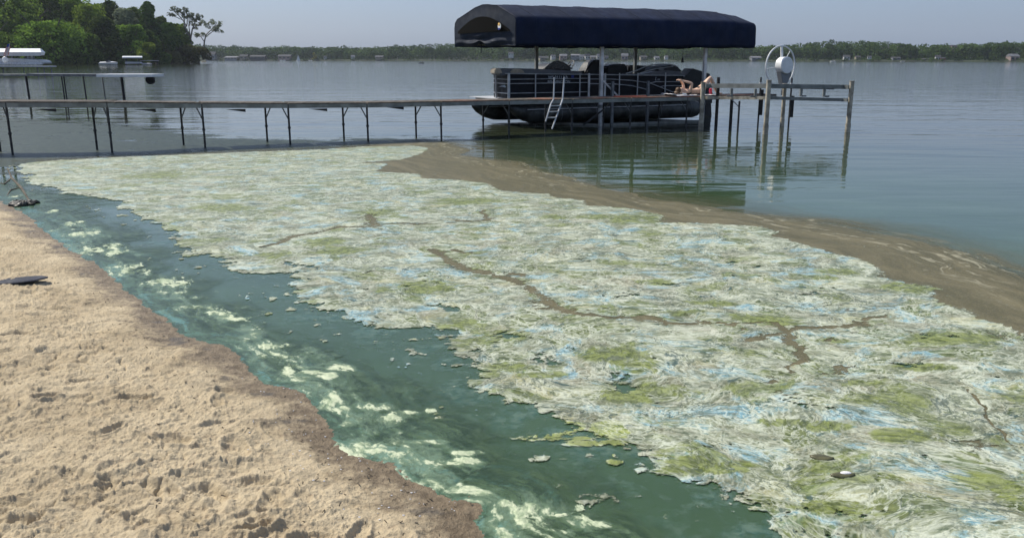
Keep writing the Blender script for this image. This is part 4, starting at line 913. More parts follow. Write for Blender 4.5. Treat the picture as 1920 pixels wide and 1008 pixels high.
cushion([(1096, 140), (1100, 131), (1106, 121), (1112, 114), (1120, 111.5), (1128, 113), (1131, 121), (1131, 140)], 1.2, .55, M['vinyl'], 'captain_chair', .05)
cushion([(1084, 137), (1084, 134), (1101, 132), (1101, 137)], 1.3, .1, M['vinyl'], 'armrest', .01)
cushion([(1136, 141), (1138, 125), (1148, 121), (1166, 120), (1176, 121), (1180, 141)], 1.0, .6, M['vinyl'], 'seat_back', .05)
rail([BP(x, y, .9) for x, y in [(1136, 124), (1138, 119.5), (1145, 118.5), (1160, 119)]], .012)
cushion([(1178, 141), (1180, 122), (1230, 124), (1268, 126), (1272, 141)], 1.6, .7, M['vinyl'], 'seat_back', .05)
# raised stern shell with the sweeping grab rails
cushion([(1172, 142), (1176, 137), (1205, 139), (1228, 134), (1246, 132), (1274, 134), (1281, 138), (1281, 143)], .04, .30, M['grey_shell'], 'stern_shell', .02)
cushion([(1232, 133), (1240, 126), (1262, 121.5), (1268, 122), (1281, 135)], .10, .8, M['vinyl'], 'sunpad', .03)
rail([BP(x, y, .05) for x, y in [(1174, 138), (1192, 133), (1208, 126), (1222, 122), (1240, 120.5), (1258, 121), (1270, 125)]], .02)
rail([BP(x, y, .05) for x, y in [(1196, 139), (1212, 133.5), (1230, 129), (1244, 127), (1262, 124.5)]], .018)
MB().prism([BP(x, y, .04) for x, y in [(1232, 127), (1247, 127), (1244, 131.5), (1236, 131.5)]], (0, .03, 0)).build('cup_holder', M['alu_dark'], boat)
# stern lounger slab and outboard motor
MB().prism([BP(x, y, .5) for x, y in [(1283, 146), (1300, 128.5), (1332, 139), (1324, 160), (1306, 170), (1288, 165)]], (0, .5, 0)).build('folded_lounger', M['vinyl'], boat, bevel=.008)
mo = empty('outboard_motor'); mo.parent = boat
MB().prism([BP(x, y, 1.1) for x, y in [(1306, 160), (1328, 158), (1338, 175), (1336, 196), (1316, 196), (1306, 180)]], (0, .35, 0)).build('cowling', M['vinyl'], mo, bevel=.04, smooth=True)
MB().prism([BP(x, y, 1.2) for x, y in [(1318, 194), (1334, 194), (1335, 222), (1343, 228), (1340, 236), (1318, 236), (1322, 222)]], (0, .12, 0)).build('lower_unit', M['vinyl'], mo, bevel=.02)
s, z = Bq(1338, 230, 1.26); pr = MB()
for k in range(3):
    a = 2.1 * k; pr.prism([(s + .1, 1.26, z), (s + .1, 1.26 + .17 * math.cos(a), z + .17 * math.sin(a)), (s + .15, 1.26 + .16 * math.cos(a + .7), z + .16 * math.sin(a + .7))], (.012, 0, 0))
pr.tube([(s + .02, 1.26, z), (s + .2, 1.26, z)], .035, 8).build('propeller', M['alu'], mo)
# lettering
def text(body, s, z, size, m=M['text'], shear=0.0, off=.014):
    cu = bpy.data.curves.new('lettering', 'FONT'); cu.body = body; cu.size = size; cu.extrude = .0025; cu.shear = shear; cu.materials.append(m)
    tmp = bpy.data.objects.new('tmp', cu); COL.objects.link(tmp); dg = bpy.context.evaluated_depsgraph_get(); me = bpy.data.meshes.new_from_object(tmp.evaluated_get(dg)); bpy.data.objects.remove(tmp)
    o = bpy.data.objects.new('lettering', me); COL.objects.link(o); o.parent = boat; o.location = (s, off, z); o.rotation_euler = (R(90), 0, 0); return o
s, z = Bq(1028, 148); o = text('WS 3111 VA', s, z + .00, .14); s, z = Bq(1074, 147); MB().box((s, .012, z + .06), (.1, .008, .09)).build('registration_sticker', M['blue_sticker'], boat)
s, z = Bq(1027, 156.5); o = text('BENNINGTON', s, z, .13)
s, z = Bq(1228, 151); text('L', s, z, .17, shear=.3); text('sx', s + .11, z, .12, shear=.3)
MB().prism([BP(x, y, .008) for x, y in [(935, 163), (941, 161), (946, 159.5), (949, 163), (947, 164.5), (941, 162.5)]], (0, .006, 0)).build('swoosh_emblem', M['text'], boat)

# ------------------------------------------------------------------ canopy lift over the boat
CA = R(26.0); cx = Vector((math.cos(CA), math.sin(CA), 0)); cyv = Vector((-.64, .77, 0)).normalized(); CW = 3.1
YC = 26.4; c0 = P(967, 86, YC); zlo = c0.z; zsh = P(967, 31, YC).z
zr = zsh + 0.40; CL = 9.35
lift = empty('boat_lift', (c0.x, c0.y, 0)); tag(lift, 'boat lift with a long navy blue fabric canopy on four posts', 'boat lift')
LOf = Vector((c0.x, c0.y, 0))
# cross-section (across, z): bottom near, ... over the roof ... bottom far
prof = [(0.02, zlo - .015), (-.01, zlo + .1), (0, zlo + .35), (0, zsh - .22), (.02, zsh - .08), (.09, zsh + .01), (.25, zsh + .07), (.9, zr - .05), (1.35, zr), (CW * .52, zr + .01), (2.0, zr - .06), (2.7, zsh + .10), (2.95, zsh + .02), (3.07, zsh - .10), (3.1, zsh - .25), (3.1, zlo + .3), (3.1, zlo + .1), (3.07, zlo - .015)]
cm = MB(); ns = 66; npf = len(prof)
for i in range(ns + 1):
    s = CL * i / ns
    fl = min(1.0, max(0.0, (CL - s) / 1.25)); fl = fl ** .7     # hipped far end
    f0 = min(1.0, s / 0.12 * .25 + .75) if s < .12 else 1.0
    for j, (a, z) in enumerate(prof):
        zz = z; aa = a
        if z > zsh - .3: zz = zsh - .3 + (z - (zsh - .3)) * (0.76 + 0.24 * fl)
        bul = 1 + .0
        if s > CL - .15: k = (s - (CL - .15)) / .15; aa = CW / 2 + (a - CW / 2) * (1 - .10 * k * k)
        sag = .012 * math.sin(s * 5.2 + j * .4) * (1 if 2 < j < npf - 3 else .3) + .007 * math.sin(s * 13 + j)
        if j in (0, 1, npf - 2, npf - 1): zz += .012 * math.sin(s * 4.1) + .006 * math.sin(s * 11)
        cm.v.append(tuple(cx * s + cyv * (aa - sag * .6 if j < npf / 2 else aa + sag * .6) + Vector((0, 0, zz + (sag * .6 if 5 < j < 12 else 0)))))
for i in range(ns):
    for j in range(npf - 1): a = i * npf + j; cm.f.append((a, a + 1, a + 1 + npf, a + npf))
M['canvas'] = simple('navy_canvas', (0.006, 0.0125, 0.036), 0.8, 0, 0.18, 1.5, 0.002, spec=0.3)
M['canvas_end'] = simple('navy_canvas_end', (0.005, 0.013, 0.030), 0.85, 0, 0.12, 2, 0.002, spec=0.6)
cover = cm.build('canopy_cover', M['canvas'], lift, smooth=True); md = cover.modifiers.new('s', 'SOLIDIFY'); md.thickness = .012; md.offset = 0
for i in range(5, ns - 6, 9):
    seam = MB().tube([Vector(cm.v[i * npf + j]) + Vector((0, 0, .008)) for j in range(1, npf - 1)], .009, 4, cap=False)
    seam.build('seam', M['canvas_end'], cover)
# end faces: a fan of the profile outline; the near (left) end bulges and carries the mesh window
def roof_at(a):
    return float(np.interp(a, [p[0] for p in prof[3:15]], [p[1] for p in prof[3:15]])) if a > 0 else zsh - .3
def end_face(s, out, name, hip=1.0, window=True):
    m = MB(); nu, nv = 40, 26
    for j in range(nv + 1):
        for i in range(nu + 1):
            a = .02 + (CW - .04) * i / nu; zt_ = roof_at(max(.03, a)); 
            if hip < 1: zt_ = zsh - .3 + (zt_ - (zsh - .3)) * hip; a = CW / 2 + (a - CW / 2) * .9
            z0 = zlo - .0 + .02 * math.sin(a * 3)
            v = j / nv; z = z0 + (zt_ - z0) * v; low = max(0, 1 - v / .42)
            b = .05 * math.sin(math.pi * i / nu) * math.sin(math.pi * min(1, v * 1.1)) 
            if window: b += low * (.055 * math.sin(9 * v * 3 - abs(a - 1.75) * 1.8) + .03 * math.sin(a * 6 + v * 14)) * math.sin(math.pi * i / nu) ** .5
            if window: z += .16 * math.exp(-((a - 1.72) / .2) ** 2) * max(0, 1 - v * 5)
            m.v.append(tuple(cx * (s + out * b) + cyv * a + Vector((0, 0, z))))
    for j in range(nv):
        for i in range(nu): a = j * (nu + 1) + i; m.f.append((a, a + 1, a + nu + 2, a + nu + 1))
    return m.build(name, M['canvas_end'], lift, smooth=True)
end_face(0.0, -1, 'canopy_end'); end_face(CL, 1, 'canopy_end', .76, False)
t = NT('dark_window_mesh'); co = t.co
ck = t.node('TexChecker', Vector=co, Scale=60.0).outputs['Fac']
M['mesh_win'] = t.done(t.bsdf(t.mix(ck, (0.004, 0.004, 0.004), (0.009, 0.009, 0.008)), 0.85, spec=0.1))
wmm = MB(); N = 26; top, bot = [], []
for i in range(N + 1):
    u = i / N; a = .22 + 2.62 * u; top.append((a, zlo + .43 + .46 * math.sin(math.pi * (u * .96 + .02)) ** .95)); bot.append((a, zlo + .40 + .03 * (1 - u)))
for (a, z) in top + bot:
    b = .05 * math.sin(math.pi * (a - .02) / (CW - .04)) + .035; wmm.v.append(tuple(cx * (-b) + cyv * a + Vector((0, 0, z))))
for i in range(N): wmm.f.append((i, i + 1, N + 2 + i, N + 1 + i))
o = wmm.build('window', M['mesh_win'], lift); md = o.modifiers.new('s', 'SOLIDIFY'); md.thickness = .01
em = MB().ball((0, 0, .02), (.012, .11, .10), 12, 8).build('emblem', M['white'], lift, loc=tuple(cx * (-.11) + cyv * .62 + Vector((0, 0, zlo + .55)))); em.rotation_euler = (0, 0, CA)
MB().ball((-.012, 0, .08), (.012, .07, .05), 10, 6).build('emblem_print', M['amber'], em); MB().ball((-.012, 0, -.05), (.012, .075, .035), 10, 6).build('emblem_print', M['blue_sticker'], em)
# posts
def Lx(px, off):
    """distance along the lift at which a post set off metres behind the near side shows at pixel px"""
    k = (px - 960) / F; best = min((abs((LOf + cx * s + cyv * off).x / ((LOf + cx * s + cyv * off).y) - k / 1.0 * (CP)), s) for s in np.linspace(-1, 11, 1201)); return best[1]
NPs = [(1128, .28), (1322, .28), (1006, 2.75), (1191, 2.75)]
for px, off in NPs:
    s = Lx(px, off); p = cx * s + cyv * off
    tp = MB().box((p.x, p.y, (zlo + .1 - .6) / 2), (.10, .10, zlo + .1 + .6), CA)
    po = tp.build('post', M['alu'] if off < 1 else M['frame'], lift)
    MB().box((p.x, p.y, .62), (.14, .14, .1), CA).build('collar', M['alu_dark'], po)
a1, a2 = Lx(1128, .28), Lx(1322, .28); b1, b2 = Lx(1006, 2.75), Lx(1191, 2.75)
for s1, s2, off in ((a1 - 2.2, a2 + .3, .28), (b1, b2 + 2, 2.75)):
    MB().bar(cx * .25 + cyv * off + Vector((0, 0, zlo + .06)), cx * (CL - .3) + cyv * off + Vector((0, 0, zlo + .06)), .05, .05).build('canopy_rail', M['frame'], lift)
for s1, s2, off in ((a1, a2, .28), (b1, b2, 2.75)):
    MB().bar(cx * s1 + cyv * off + Vector((0, 0, .02)), cx * s2 + cyv * off + Vector((0, 0, .02)), .07, .09).build('cradle_beam', M['frame'], lift)
for s in (a1 + .1, a2 - .1): MB().bar(cx * s + cyv * .28 + Vector((0, 0, .0)), cx * (s - .9) + cyv * 2.75, .08, .09).build('cross_beam', M['frame'], lift)
MB().bar(cx * a1 + cyv * .24 + Vector((0, 0, 1.45)), cx * (a1 + .72) + cyv * .24 + Vector((0, 0, .85)), .03, .05).build('diagonal_brace', M['alu'], lift)
MB().bar(cx * (a1 + .1) + cyv * .2 + Vector((0, 0, .55)), cx * (a1 - .7) + cyv * .2 + Vector((0, 0, .05)), .04, .05).build('diagonal_brace', M['leg'], lift)
for px in (1150, 1217):
    s = Lx(px, .2); p = cx * s + cyv * .2; MB().box((p.x, p.y, .45), (.08, .08, 1.9), CA).build('guide_post', M['alu_dark'], lift)
for px, y1, wt in ((903, 98, 0), (1280, 112, 1)):
    s = .0 if px < 950 else Lx(px, .1); p = (cx * 0.02 + cyv * 1.72) if px < 950 else cx * s + cyv * .1
    m = MB().tube([p + Vector((0, 0, zlo + .12)), p + Vector((0, 0, zlo - (.2 if not wt else .34)))], .008 if wt else .014, 5)
    if wt: m.tube([p + Vector((0, 0, zlo - .34)), p + Vector((0, 0, zlo - .50))], [.03, .05], 7)
    m.build('hanging_cord', M['rope'], lift)

# ------------------------------------------------------------------ empty lift frame at the dock's end, end deck, winch wheel
frame = empty('lift_frame', G(1435, 251)); tag(frame, 'empty weathered lift frame on four pipe posts at the end of the dock', 'boat lift')
FO = Vector(frame.location)
PP = {'a': (1314, 243, 155), 'b': (1435, 251.5, 151.5), 'c': (1589, 247.5, 153), 'd': (1466, 237.5, 158)}
pos = {}
for k, (px, yb, yt) in PP.items():
    g = G(px, yb); tp = P(px + {'a': 4, 'b': 5, 'c': 7, 'd': 5}[k], yt, g.y); pos[k] = (g, tp)
    m = MB().tube([(g.x, g.y, -.8) - FO if False else Vector((g.x, g.y, -.8)) - FO, Vector((g.x, g.y, .25)) - FO], .078 if k != 'd' else .07, 10).tube([Vector((g.x, g.y, .25)) - FO, Vector((g.x, g.y, tp.z)) - FO], .068 if k != 'd' else .06, 10)
    m.tube([Vector((g.x, g.y, tp.z)) - FO, Vector((g.x, g.y, tp.z + .02)) - FO], .075, 10)
    m.build('post', M['post'], frame, smooth=True)
def fb(k1, k2, z1, z2, w, h, name, m, ex=0):
    a, b = pos[k1][0].copy(), pos[k2][0].copy(); a.z = z1; b.z = z2; n = Vector((-(b - a).y, (b - a).x, 0)).normalized() * (.10 + w / 2) 
    if k1 == 'a' and k2 == 'd': n = -n
    return MB().bar(a + n - FO, b + n - FO, w, h).build(name, m, frame)
za = lambda k, y: P(PP[k][0], y, pos[k][0].y).z
fb('a', 'b', za('a', 161), za('b', 161.5), .05, .13, 'top_beam', M['frame']); fb('b', 'c', za('b', 161.5), za('c', 163.5), .05, .12, 'top_beam', M['frame'])
fb('a', 'b', za('a', 183.5), za('b', 184), .06, .09, 'lower_beam', M['post']); fb('b', 'c', za('b', 184), za('c', 188), .06, .09, 'lower_beam', M['frame'])
fb('c', 'd', za('c', 163.5), za('d', 162), .05, .11, 'top_beam', M['frame']); fb('a', 'd', za('a', 161), za('d', 162), .05, .10, 'top_beam', M['frame'])
fb('c', 'd', za('c', 188), za('d', 184), .05, .08, 'lower_beam', M['frame'])
for k1, k2, fr in (('a', 'b', .42), ('a', 'b', .78), ('b', 'c', .42), ('b', 'c', .70)):
    a, b = pos[k1][0], pos[k2][0]; p = a.lerp(b, fr); n = Vector((-(b - a).y, (b - a).x, 0)).normalized() * .125
    zA = za(k1, 161) * (1 - fr) + za(k2, 162.5) * fr; zB = za(k1, 183) * (1 - fr) + za(k2, 185.5) * fr
    MB().bar(Vector((p.x, p.y, zA - .07)) + n - FO, Vector((p.x, p.y, zB + .045)) + n - FO, .07, .06).build('upright', M['frame'], frame)
    MB().box(Vector((p.x, p.y, zB + .06)) - n * .1 - FO, (.14, .06, .04)).build('bracket', M['alu_dark'], frame)
# dark carpeted bunks
for (x1, y1, Y1, x2, y2, Y2) in ((1352, 160.5, pos['a'][0].y + .2, 1425, 163, pos['b'][0].y + 1.0), (1445, 163.5, pos['b'][0].y + .55, 1560, 166, pos['c'][0].y + .35)):
    MB().bar(P(x1, y1, Y1) - FO, P(x2, y2, Y2) - FO, .22, .06).build('bunk_board', M['bunk'], frame)
# thin poles with dark sleeves (behind)
for px, yb, yt, s1, s2 in ((1421, 235, 145, 168, 216), (1478, 240, 146, 180, 220)):
    g = G(px, yb); r_ = P(px + 3, yt, g.y)
    pl = MB().tube([(0, 0, -.8), (0, 0, r_.z)], .028, 8).build('pole', M['leg'], frame, smooth=True, loc=Vector((g.x, g.y, 0)) - FO)
    zA, zB = P(px, s1, g.y).z, P(px, s2, g.y).z; MB().box((.05, 0, (zA + zB) / 2), (.11, .10, zA - zB)).build('sleeve', M['bunk'], pl)
    MB().tube([(0, 0, r_.z - .22), (0, 0, r_.z - .16)], .05, 8).build('collar', M['whitegrey'], pl)
# end platform of the dock running on behind the frame
qa = near[-1] - D0
qb = Vector((P(1465, 181.5, 28.4))) - D0; qb.z = qa.z - .02
u = (qb - qa).normalized(); p_ = Vector((-u.y, u.x, 0))
qa2 = qa + u * .12
ef = MB().bar(qa2 + p_ * .22 + Vector((0, 0, -.07)), qb + p_ * .22 + Vector((0, 0, -.07)), .04, .10).bar(qa2 + p_ * 1.1 + Vector((0, 0, -.07)), qb + p_ * 1.1 + Vector((0, 0, -.07)), .04, .10).build('deck_frame', M['frame'], dock)
seg_boards(qa2 + p_ * .2 + Vector((0, 0, -.006)), qb + p_ * .2 + Vector((0, 0, -.006)), .95, ef)
for px, yb in ((1342, 242), (1369, 241.5), (1383, 247)):
    g = G(px, yb) - D0; r_ = .05 if px != 1383 else .03; top = qa.z - .1 if px != 1342 else P(1340, 145, g.y + D0.y).z
    o = MB().tube([(0, 0, -.8), (0, 0, top)], r_, 8).build('leg', M['leg'] if px == 1383 else M['bunk'], dock, smooth=True, loc=g)
    if px == 1383: MB().bar((0, 0, .72), (-.22, .1, .95), .025, .025).build('brace', M['alu_dark'], o)
# pink cup / tin standing on the end deck
c = P(1360, 177, (near[-1].y + .9)); 
cz = near[-1].z + .012
o = MB().tube([(0, 0, 0), (0, 0, .02), (0, 0, .15), (0, 0, .19), (0, 0, .2)], [.045, .05, .05, .045, .03], 12).build('drink_can', M['pink'], smooth=True, loc=(near[-1].x + u.x * .72 + p_.x * .5, near[-1].y + u.y * .72 + p_.y * .5, cz)); tag(o, 'pinkish red insulated drink can standing on the end of the dock', 'drink')
# winch wheel
wY = 28.6; wc = P(1470, 124, wY); wh = empty('winch_wheel', wc); tag(wh, 'white winch wheel with round drum housing above the end of the dock', 'winch')
axis = Vector((.48, -.88, 0)).normalized(); side = Vector((axis.y, -axis.x, 0)) * -1; upv = Vector((0, 0, 1)); RW = .64
rg = [side * (RW * math.cos(a)) + upv * (RW * math.sin(a)) + axis * -.16 for a in np.linspace(0, 2 * math.pi, 49)]
MB().tube(rg, .026, 7, cap=False).build('rim', M['white'], wh, smooth=True)
for a in (math.pi * .5, math.pi * 1.05, math.pi * 1.95, math.pi * .25 + .1):
    w = .045 if abs(a - math.pi * .5) < .01 else .012
    e_ = side * (RW * .98 * math.cos(a)) + upv * (RW * .98 * math.sin(a)) + axis * -.16
    MB().tube([axis * -.10, e_], w if w > .02 else .011, 8).build('spoke', M['white'], wh, smooth=True)
dm = MB(); ctr = upv * .02
dm.tube([ctr - axis * .15, ctr - axis * .13, ctr + axis * .13, ctr + axis * .15], [.24, .27, .27, .25], 28)
dm.build('drum_housing', M['white'], wh, smooth=True)
MB().prism([side * a + upv * b - axis * .11 for a, b in ((-.22, -.18), (.26, -.12), (.28, -.30), (.08, -.62), (-.06, -.62))], axis * .2).build('bracket', M['w_grey'], wh, bevel=.01)
MB().tube([upv * -.25 + side * .03 + axis * .02, Vector((0, 0, -wc.z + .95)) + side * .03], .055, 10).build('stand', M['w_grey'], wh, smooth=True)
MB().tube([upv * -.6 - side * 1.0, upv * -.6 + side * .0], .012, 6).build('cross_bar', M['white'], wh)

# ------------------------------------------------------------------ second dock, canopied boat and boats along the left
d2 = empty('far_dock', G(120, 188)); tag(d2, 'thin grey dock standing behind the long dock at the left', 'dock'); O2 = Vector(d2.location); Y2 = 43.0
def bar2(x1, y1, x2, y2, w, h, name, m, yy=Y2, yy2=None): return MB().bar(P(x1, y1, yy) - O2, P(x2, y2, yy2 or yy) - O2, w, h).build(name, m, d2)
bar2(-260, 141, -2, 141.0, .9, .10, 'deck', M['frame']); bar2(0, 141, 57, 141, .9, .10, 'deck', M['frame']); bar2(58.5, 140.3, 192, 141.2, .9, .12, 'deck', M['alu_dark'])
bar2(194, 141.5, 296, 141.5, 1.5, .13, 'end_platform', M['white'])
for px, yb in ((-90, 188), (53, 186), (131, 185), (133, 178), (205, 184), (208, 178), (251, 186), (253, 179), (284, 186), (297, 178)):
    g = G(px + 2, yb); tp = P(px, 142, Y2).z
    MB().tube([(0, 0, -.8), (-.04, 0, tp)], .035 if px != 284 else .07, 7).build('leg', M['leg'] if px != 251 else M['frame'], d2, loc=(g.x - O2.x, min(g.y, Y2 + .6) - O2.y, 0))
c = P(282, 150, Y2 - .3) - O2
MB().tube([c + Vector((0, -.08, 0)), c + Vector((0, .08, 0))], [.21, .21], 22).build('wheel', M['rubber'], d2, smooth=True)
# white canopied pontoon boat
Yw = 118.0; wb = empty('canopied_boat', (P(30, 111, Yw).x, Yw, 0)); tag(wb, 'grey white pontoon boat under a long white canopy at the far left', 'boat'); Ow = Vector(wb.location)
Q = lambda x, y, dy=0: P(x, y, Yw + dy) - Ow
wc_ = MB()
for x1, x2, k in ((-60, 83, 1),):
    wc_.prism([Q(x1, 98), Q(x1, 91.2, 1.5), Q(x1, 97.8, 3.2), Q(x1, 104, 3.2), Q(x1, 104, 0)], Q(77, 98) - Q(x1, 98))
    wc_.add([Q(77, 98), Q(77, 91.2, 1.5), Q(77, 97.8, 3.2), Q(77, 104, 3.2), Q(77, 104, 0), Q(85, 98.5, .3), Q(85, 98.5, 2.8), Q(83, 104, .3), Q(83, 104, 2.8)], [(0, 5, 6, 1), (1, 6, 2), (0, 4, 7, 5), (5, 7, 8, 6), (2, 6, 8, 3)])
wc_.build('canopy_cover', M['white'], wb)
MB().prism([Q(-60, 105.5), Q(-60, 98.2), Q(77, 98.2), Q(77, 105)], (0, -.05, 0)).build('canopy_skirt', M['whitegrey'], wb)
MB().prism([Q(-60, 120), Q(-60, 109), Q(20, 109.5), Q(60, 111.5), Q(76, 113), (Q(81, 118)), Q(78, 120.5)], (0, 2.4, 0)).build('hull', M['whitegrey'], wb, bevel=.08)
MB().tube([Q(-60, 121, 0), Q(76, 121, 0), Q(80, 119.5, 0)], [.3, .3, .12], 10).build('pontoon', M['alu'], wb, smooth=True)
for px in (63, 22, -20): MB().bar(Q(px, 104, .3), Q(px, 123, .3), .14, .14).build('post', M['alu_dark'], wb)
for px in (54, 61): MB().ball(Q(px, 107.5, 1), (.25, .3, .28), 8, 6).build('seat_back', M['white'], wb, smooth=True)
MB().ball(Q(9.5, 112.5, -1), (.42, .2, .42), 12, 8).build('life_ring', M['white'], wb, smooth=True)
fd = empty('flag', Q(9, 105, -1.4) + Ow); tag(fd, 'faded red and white striped flag hanging from a slanted pole by the white canopy', 'flag')
MB().tube([(0, 0, -.6), (.9, 0, 2.0 - .4)], .03, 6).build('flagpole', M['alu'], fd)
for k in range(7):
    a = .08 + k * .085
    MB().prism([(a * 1 - .25, 0, .0), (a - .17, .01, .0), (a + .32, .02, 1.15), (a + .24, .01, 1.15)], (0, .02, 0)).build('stripe', M['red'] if k % 2 == 0 else M['white'], fd)
MB().prism([(.38, -.02, 1.05), (.72, -.02, 1.2), (.85, -.02, 1.55), (.55, -.02, 1.5)], (0, .02, 0)).build('canton', M['blue_sticker'], fd)
d3 = empty('far_dock', (P(50, 111, Yw - 2).x, Yw - 2, 0)); tag(d3, 'pale dock in front of the white canopied boat at the far left', 'dock'); O3 = Vector(d3.location)
MB().bar(P(-60, 124.5, Yw - 2) - O3, P(101, 124.8, Yw - 2) - O3, 1.4, .16).build('deck', M['whitegrey'], d3)
for px in (-30, 5, 44, 70, 82, 96): g = P(px, 126, Yw - 2) - O3; MB().tube([(g.x, 0, -.6), (g.x, 0, g.z)], .06, 6).build('leg', M['alu_dark'], d3)
# small boats
def small_boat(name, px, py, wpx, hullm, label, cat='boat', Y=None, cabin=True, topm=None, rz=0):
    g = G(px, py) if Y is None else P(px, 111, Y); g.z = 0; L = wpx * g.y / F; e = empty(name, g, rz); tag(e, label, cat)
    hb = MB(); st = 9
    for i in range(st):
        u = i / (st - 1); w = L * .15 * math.sin(math.pi * min(.5, (1 - u) * .8 + .02)) ; sh_ = L * .10 + L * .035 * u
        hb.v += [(-L / 2 + L * u, -w, sh_), (-L / 2 + L * u * .94, -w * .7, L * .02), (-L / 2 + L * u * .94, w * .7, L * .02), (-L / 2 + L * u, w, sh_)]
    for i in range(st - 1):
        for j in range(4): a = i * 4; hb.f.append((a + j, a + (j + 1) % 4, a + 4 + (j + 1) % 4, a + 4 + j))
    hb.f += [(0, 3, 2, 1), (4 * st - 4, 4 * st - 3, 4 * st - 2, 4 * st - 1)]
    hb.build('hull', hullm, e)
    dk = MB().prism([(-L * .46, -L * .13, L * .112), (-L * .46, 0, L * .15), (-L * .46, L * .13, L * .112)], (L * .66, 0, .02 * L)); dk.add([(L * .2, -L * .13, L * .132), (L * .2, 0, L * .17), (L * .2, L * .13, L * .132), (L * .48, 0, L * .14)], [(0, 1, 3), (1, 2, 3), (0, 3, 2)]); dk.build('foredeck', hullm, e)
    if cabin: MB().prism([(-L * .12, -L * .07, L * .12), (L * .2, -L * .07, L * .13), (L * .02, -L * .06, L * .22), (-L * .1, -L * .06, L * .22)], (0, L * .13, 0)).build('windscreen', topm or M['glass'], e)
    return e
small_boat('speedboat', 203, 119.2, 34, M['white'], 'white speedboat moored by the dark woods at the left', Y=330)
small_boat('motorboat', 530, 114.5, 11, M['white'], 'small white motorboat crossing in front of the pinkish house', Y=950)
small_boat('motorboat', 582, 114.5, 7, M['white'], 'tiny white boat just right of the sailboat', Y=1000)
small_boat('motorboat', 1562, 116.5, 10, M['white'], 'white moored boat near the right shore', Y=700)
small_boat('motorboat', 1693, 116, 9, M['whitegrey'], 'low grey boat on the water below the hillside houses', Y=700)
fbx = small_boat('fishing_boat', 790, 119.5, 11, M['black'], 'small dark fishing boat with two seated people in mid lake', Y=420, cabin=False)
for k, dx in enumerate((-.5, .6)):
    v = [(0, 0, .35), (0, 0, .75), (0, 0, .95), (0, 0, 1.12), (.22, 0, .42), (.22, 0, .1), (.12, .12, .6)]
    pe = empty('person', fbx.location + Vector((dx, 0, .05))); tag(pe, ('person in dark clothes seated at the left end of the small fishing boat', 'person in dark clothes seated at the right end of the small fishing boat')[k], 'person', 'people in the fishing boat')
    skinned('body', v, [(0, 1), (1, 2), (2, 3), (0, 4), (4, 5), (1, 6)], [.16, .17, .07, .11, .09, .06, .06], M['vinyl'], pe, 1)
sb = small_boat('sailboat', 559, 114, 8, M['white'], 'sailboat with one white triangular sail on the far side of the lake', 'sailboat', Y=980, cabin=False)
MB().tube([(-.2, 0, .3), (-.2, 0, 7.2)], .06, 6).build('mast', M['alu'], sb)
MB().prism([(-.1, 0, .9), (2.2, .25, .9), (-.1, 0, 7.0)], (0, .03, 0)).build('sail', M['white'], sb); MB().prism([(-.3, 0, .9), (-1.7, .1, .9), (-.3, 0, 5.6)], (0, .03, 0)).build('jib', M['white'], sb)
# small covered lift and skiff by the woods
Yl = 330.0; cl = empty('covered_lift', (P(248, 111, Yl).x, Yl, 0)); tag(cl, 'small boat lift with a white rounded canopy by the woods', 'boat lift'); Oc = Vector(cl.location)
Z_ = lambda x, y, dy=0: P(x, y, Yl + dy) - Oc
MB().prism([Z_(229, 109.5), Z_(229, 107.6), Z_(229, 105.8, .5), Z_(229, 105.2, 1.5), Z_(229, 105.8, 2.6), Z_(229, 109.5, 3)], Z_(267, 109.5) - Z_(229, 109.5)).build('canopy_cover', M['white'], cl, bevel=.12)
for px in (237, 259): MB().bar(Z_(px, 109, .5), Z_(px, 121.5, .5), .25, .25).build('post', M['leg'], cl)
for px in (237, 259): MB().bar(Z_(px, 109, 2.5), Z_(px, 121.5, 2.5), .25, .25).build('post', M['leg'], cl)
MB().prism([Z_(234, 120), Z_(234, 116), Z_(262, 116.5), Z_(264, 119.5)], (0, 2, 0)).build('cradled_hull', M['whitegrey'], cl, bevel=.1)
sk = small_boat('skiff', 275, 119, 18, M['whitegrey'], 'small pale skiff right of the white covered lift', Y=331, cabin=False)
Yd = 331.5; dk_ = empty('low_dock', (P(278, 111, Yd).x, Yd, 0)); tag(dk_, 'low thin dock behind the pale skiff by the woods', 'dock')
MB().bar((-3.8, 2, 1.55), (3.0, 2, 1.5), 1.0, .15).build('deck', M['whitegrey'], dk_)
for x in (-3, 0, 2.6): MB().bar((x, 2, -.5), (x, 2, 1.45), .14, .14).build('leg', M['leg'], dk_)

# ------------------------------------------------------------------ things lying on the sand and in the shallows
c = G(28, 488, .30)
nb_ = MB(); N = 18
for zz, sc in ((0, 1), (.007, 1), (.014, .9)):
    for k in range(N):
        a = 2 * math.pi * k / N; nb_.v.append((.27 * sc * math.cos(a) * (1 if math.cos(a) > 0 else 1.3), .115 * sc * math.sin(a), zz + .02 * math.cos(a)))
nb_.f += [(j * N + k, j * N + (k + 1) % N, (j + 1) * N + (k + 1) % N, (j + 1) * N + k) for j in (0, 1) for k in range(N)] + [tuple(range(N))[::-1], tuple(range(2 * N, 3 * N))]
xy = np.array([c.x]), np.array([c.y]); dd, _ = dist_poly(*xy, SHORE)
o = nb_.build('flat_board', M['navyboard'], loc=(c.x, c.y, float(sand_h(*xy, dd)[0]) + .012)); o.rotation_euler = (0, 0, R(6)); tag(o, 'dark navy flat oval board lying on the sand at the left edge', 'board')
c = G(42, 384); M['mud'] = simple('wet_dark_mud', (0.045, 0.042, 0.034), 0.5, 0, 0.4, 8, .01)
rk = MB().ball((0, 0, 0), (.22, .30, .075), 18, 10, .16); 
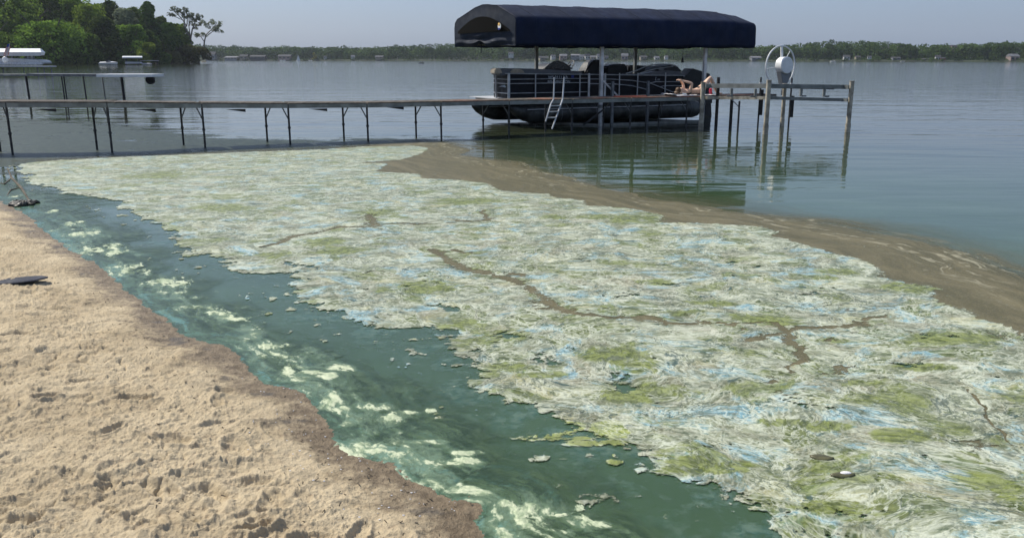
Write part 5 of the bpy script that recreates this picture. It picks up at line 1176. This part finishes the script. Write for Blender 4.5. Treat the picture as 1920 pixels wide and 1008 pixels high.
for k in range(34): rk.ball((random.uniform(-.20, .22), random.uniform(-.22, .2), .02), (random.uniform(.03, .08), random.uniform(.03, .07), random.uniform(.03, .06)), 8, 5, .25)
o = rk.build('weed_clump', M['mud'], smooth=True, loc=(c.x, c.y, .005)); o.scale = (.8, .8, .8); tag(o, 'dark rounded clump of sodden weed at the waterline by the left edge', 'weed clump')
# half-sunken branch at far left
bl = MB(); W_ = lambda x, y, z=.02: G(x, y, z)
Bc = W_(20, 330); 
for pts, r in (([(60, 385), (40, 352), (22, 334), (14, 315)], [.012, .022, .02, .010]), ([(22, 334), (8, 345), (-12, 340)], [.018, .012, .006]), ([(40, 352), (20, 356), (10, 372)], [.018, .012, .006])):
    bl.tube([W_(x, y, -.004 + .02 * (i % 2)) - Bc for i, (x, y) in enumerate(pts)], r, 7)
o = bl.build('sunken_branch', M['bark'], smooth=True, loc=Bc); tag(o, 'half sunken forked branch in the shallows at the left edge', 'branch')
M['leafbrown'] = simple('brown_leaf', (0.10, 0.095, 0.045), 0.5, 0, 0.3, 12)
def floater(name, px, py, L, W, rz, m, label, pale=False):
    c = G(px, py, .012); b = MB()
    for i in range(9):
        u = i / 8; w = W * math.sin(math.pi * (u * .94 + .03)) ** .8
        b.v += [((u - .5) * L, -w, -.002 + .003 * math.sin(u * 9)), ((u - .5) * L, -w * .4, .007), ((u - .5) * L, w * .4, .008), ((u - .5) * L, w, .003)]
    for i in range(8):
        for j in range(3): a = i * 4 + j; b.f.append((a, a + 1, a + 5, a + 4))
    o = b.build(name, m, smooth=True, loc=c); o.rotation_euler = (0, 0, rz); md = o.modifiers.new('s', 'SOLIDIFY'); md.thickness = .003; tag(o, label, 'debris', 'brown pieces floating on the algae mat'); 
    if pale: MB().ball((.02, .01, .008), (.03, .015, .006), 10, 6).build('pale_patch', M['towel'], o, smooth=True)
floater('floating_leaf', 1541, 857, .125, .035, R(-14), M['leafbrown'], 'dark olive leaf shaped piece floating in the mat, plain without a pale spot')
floater('floating_leaf', 1580, 890, .13, .03, R(2), M['leafbrown'], 'brown leaf shaped piece in the mat with a shiny pale patch on top', True)
# ------------------------------------------------------------------ haze
hz = MB().box((0, 1000, 39.0), (4200, 3000, 84.0)); t = NT('lake_haze'); v = t.node('VolumePrincipled'); v.inputs['Color'].default_value = (0.80, 0.88, 1.0, 1); v.inputs['Density'].default_value = 0.00008; v.inputs['Anisotropy'].default_value = 0.2
t.t.links.new(v.outputs[0], t.out.inputs['Volume']); hm = t.m
o = hz.build('haze', hm); tag(o, kind='stuff')
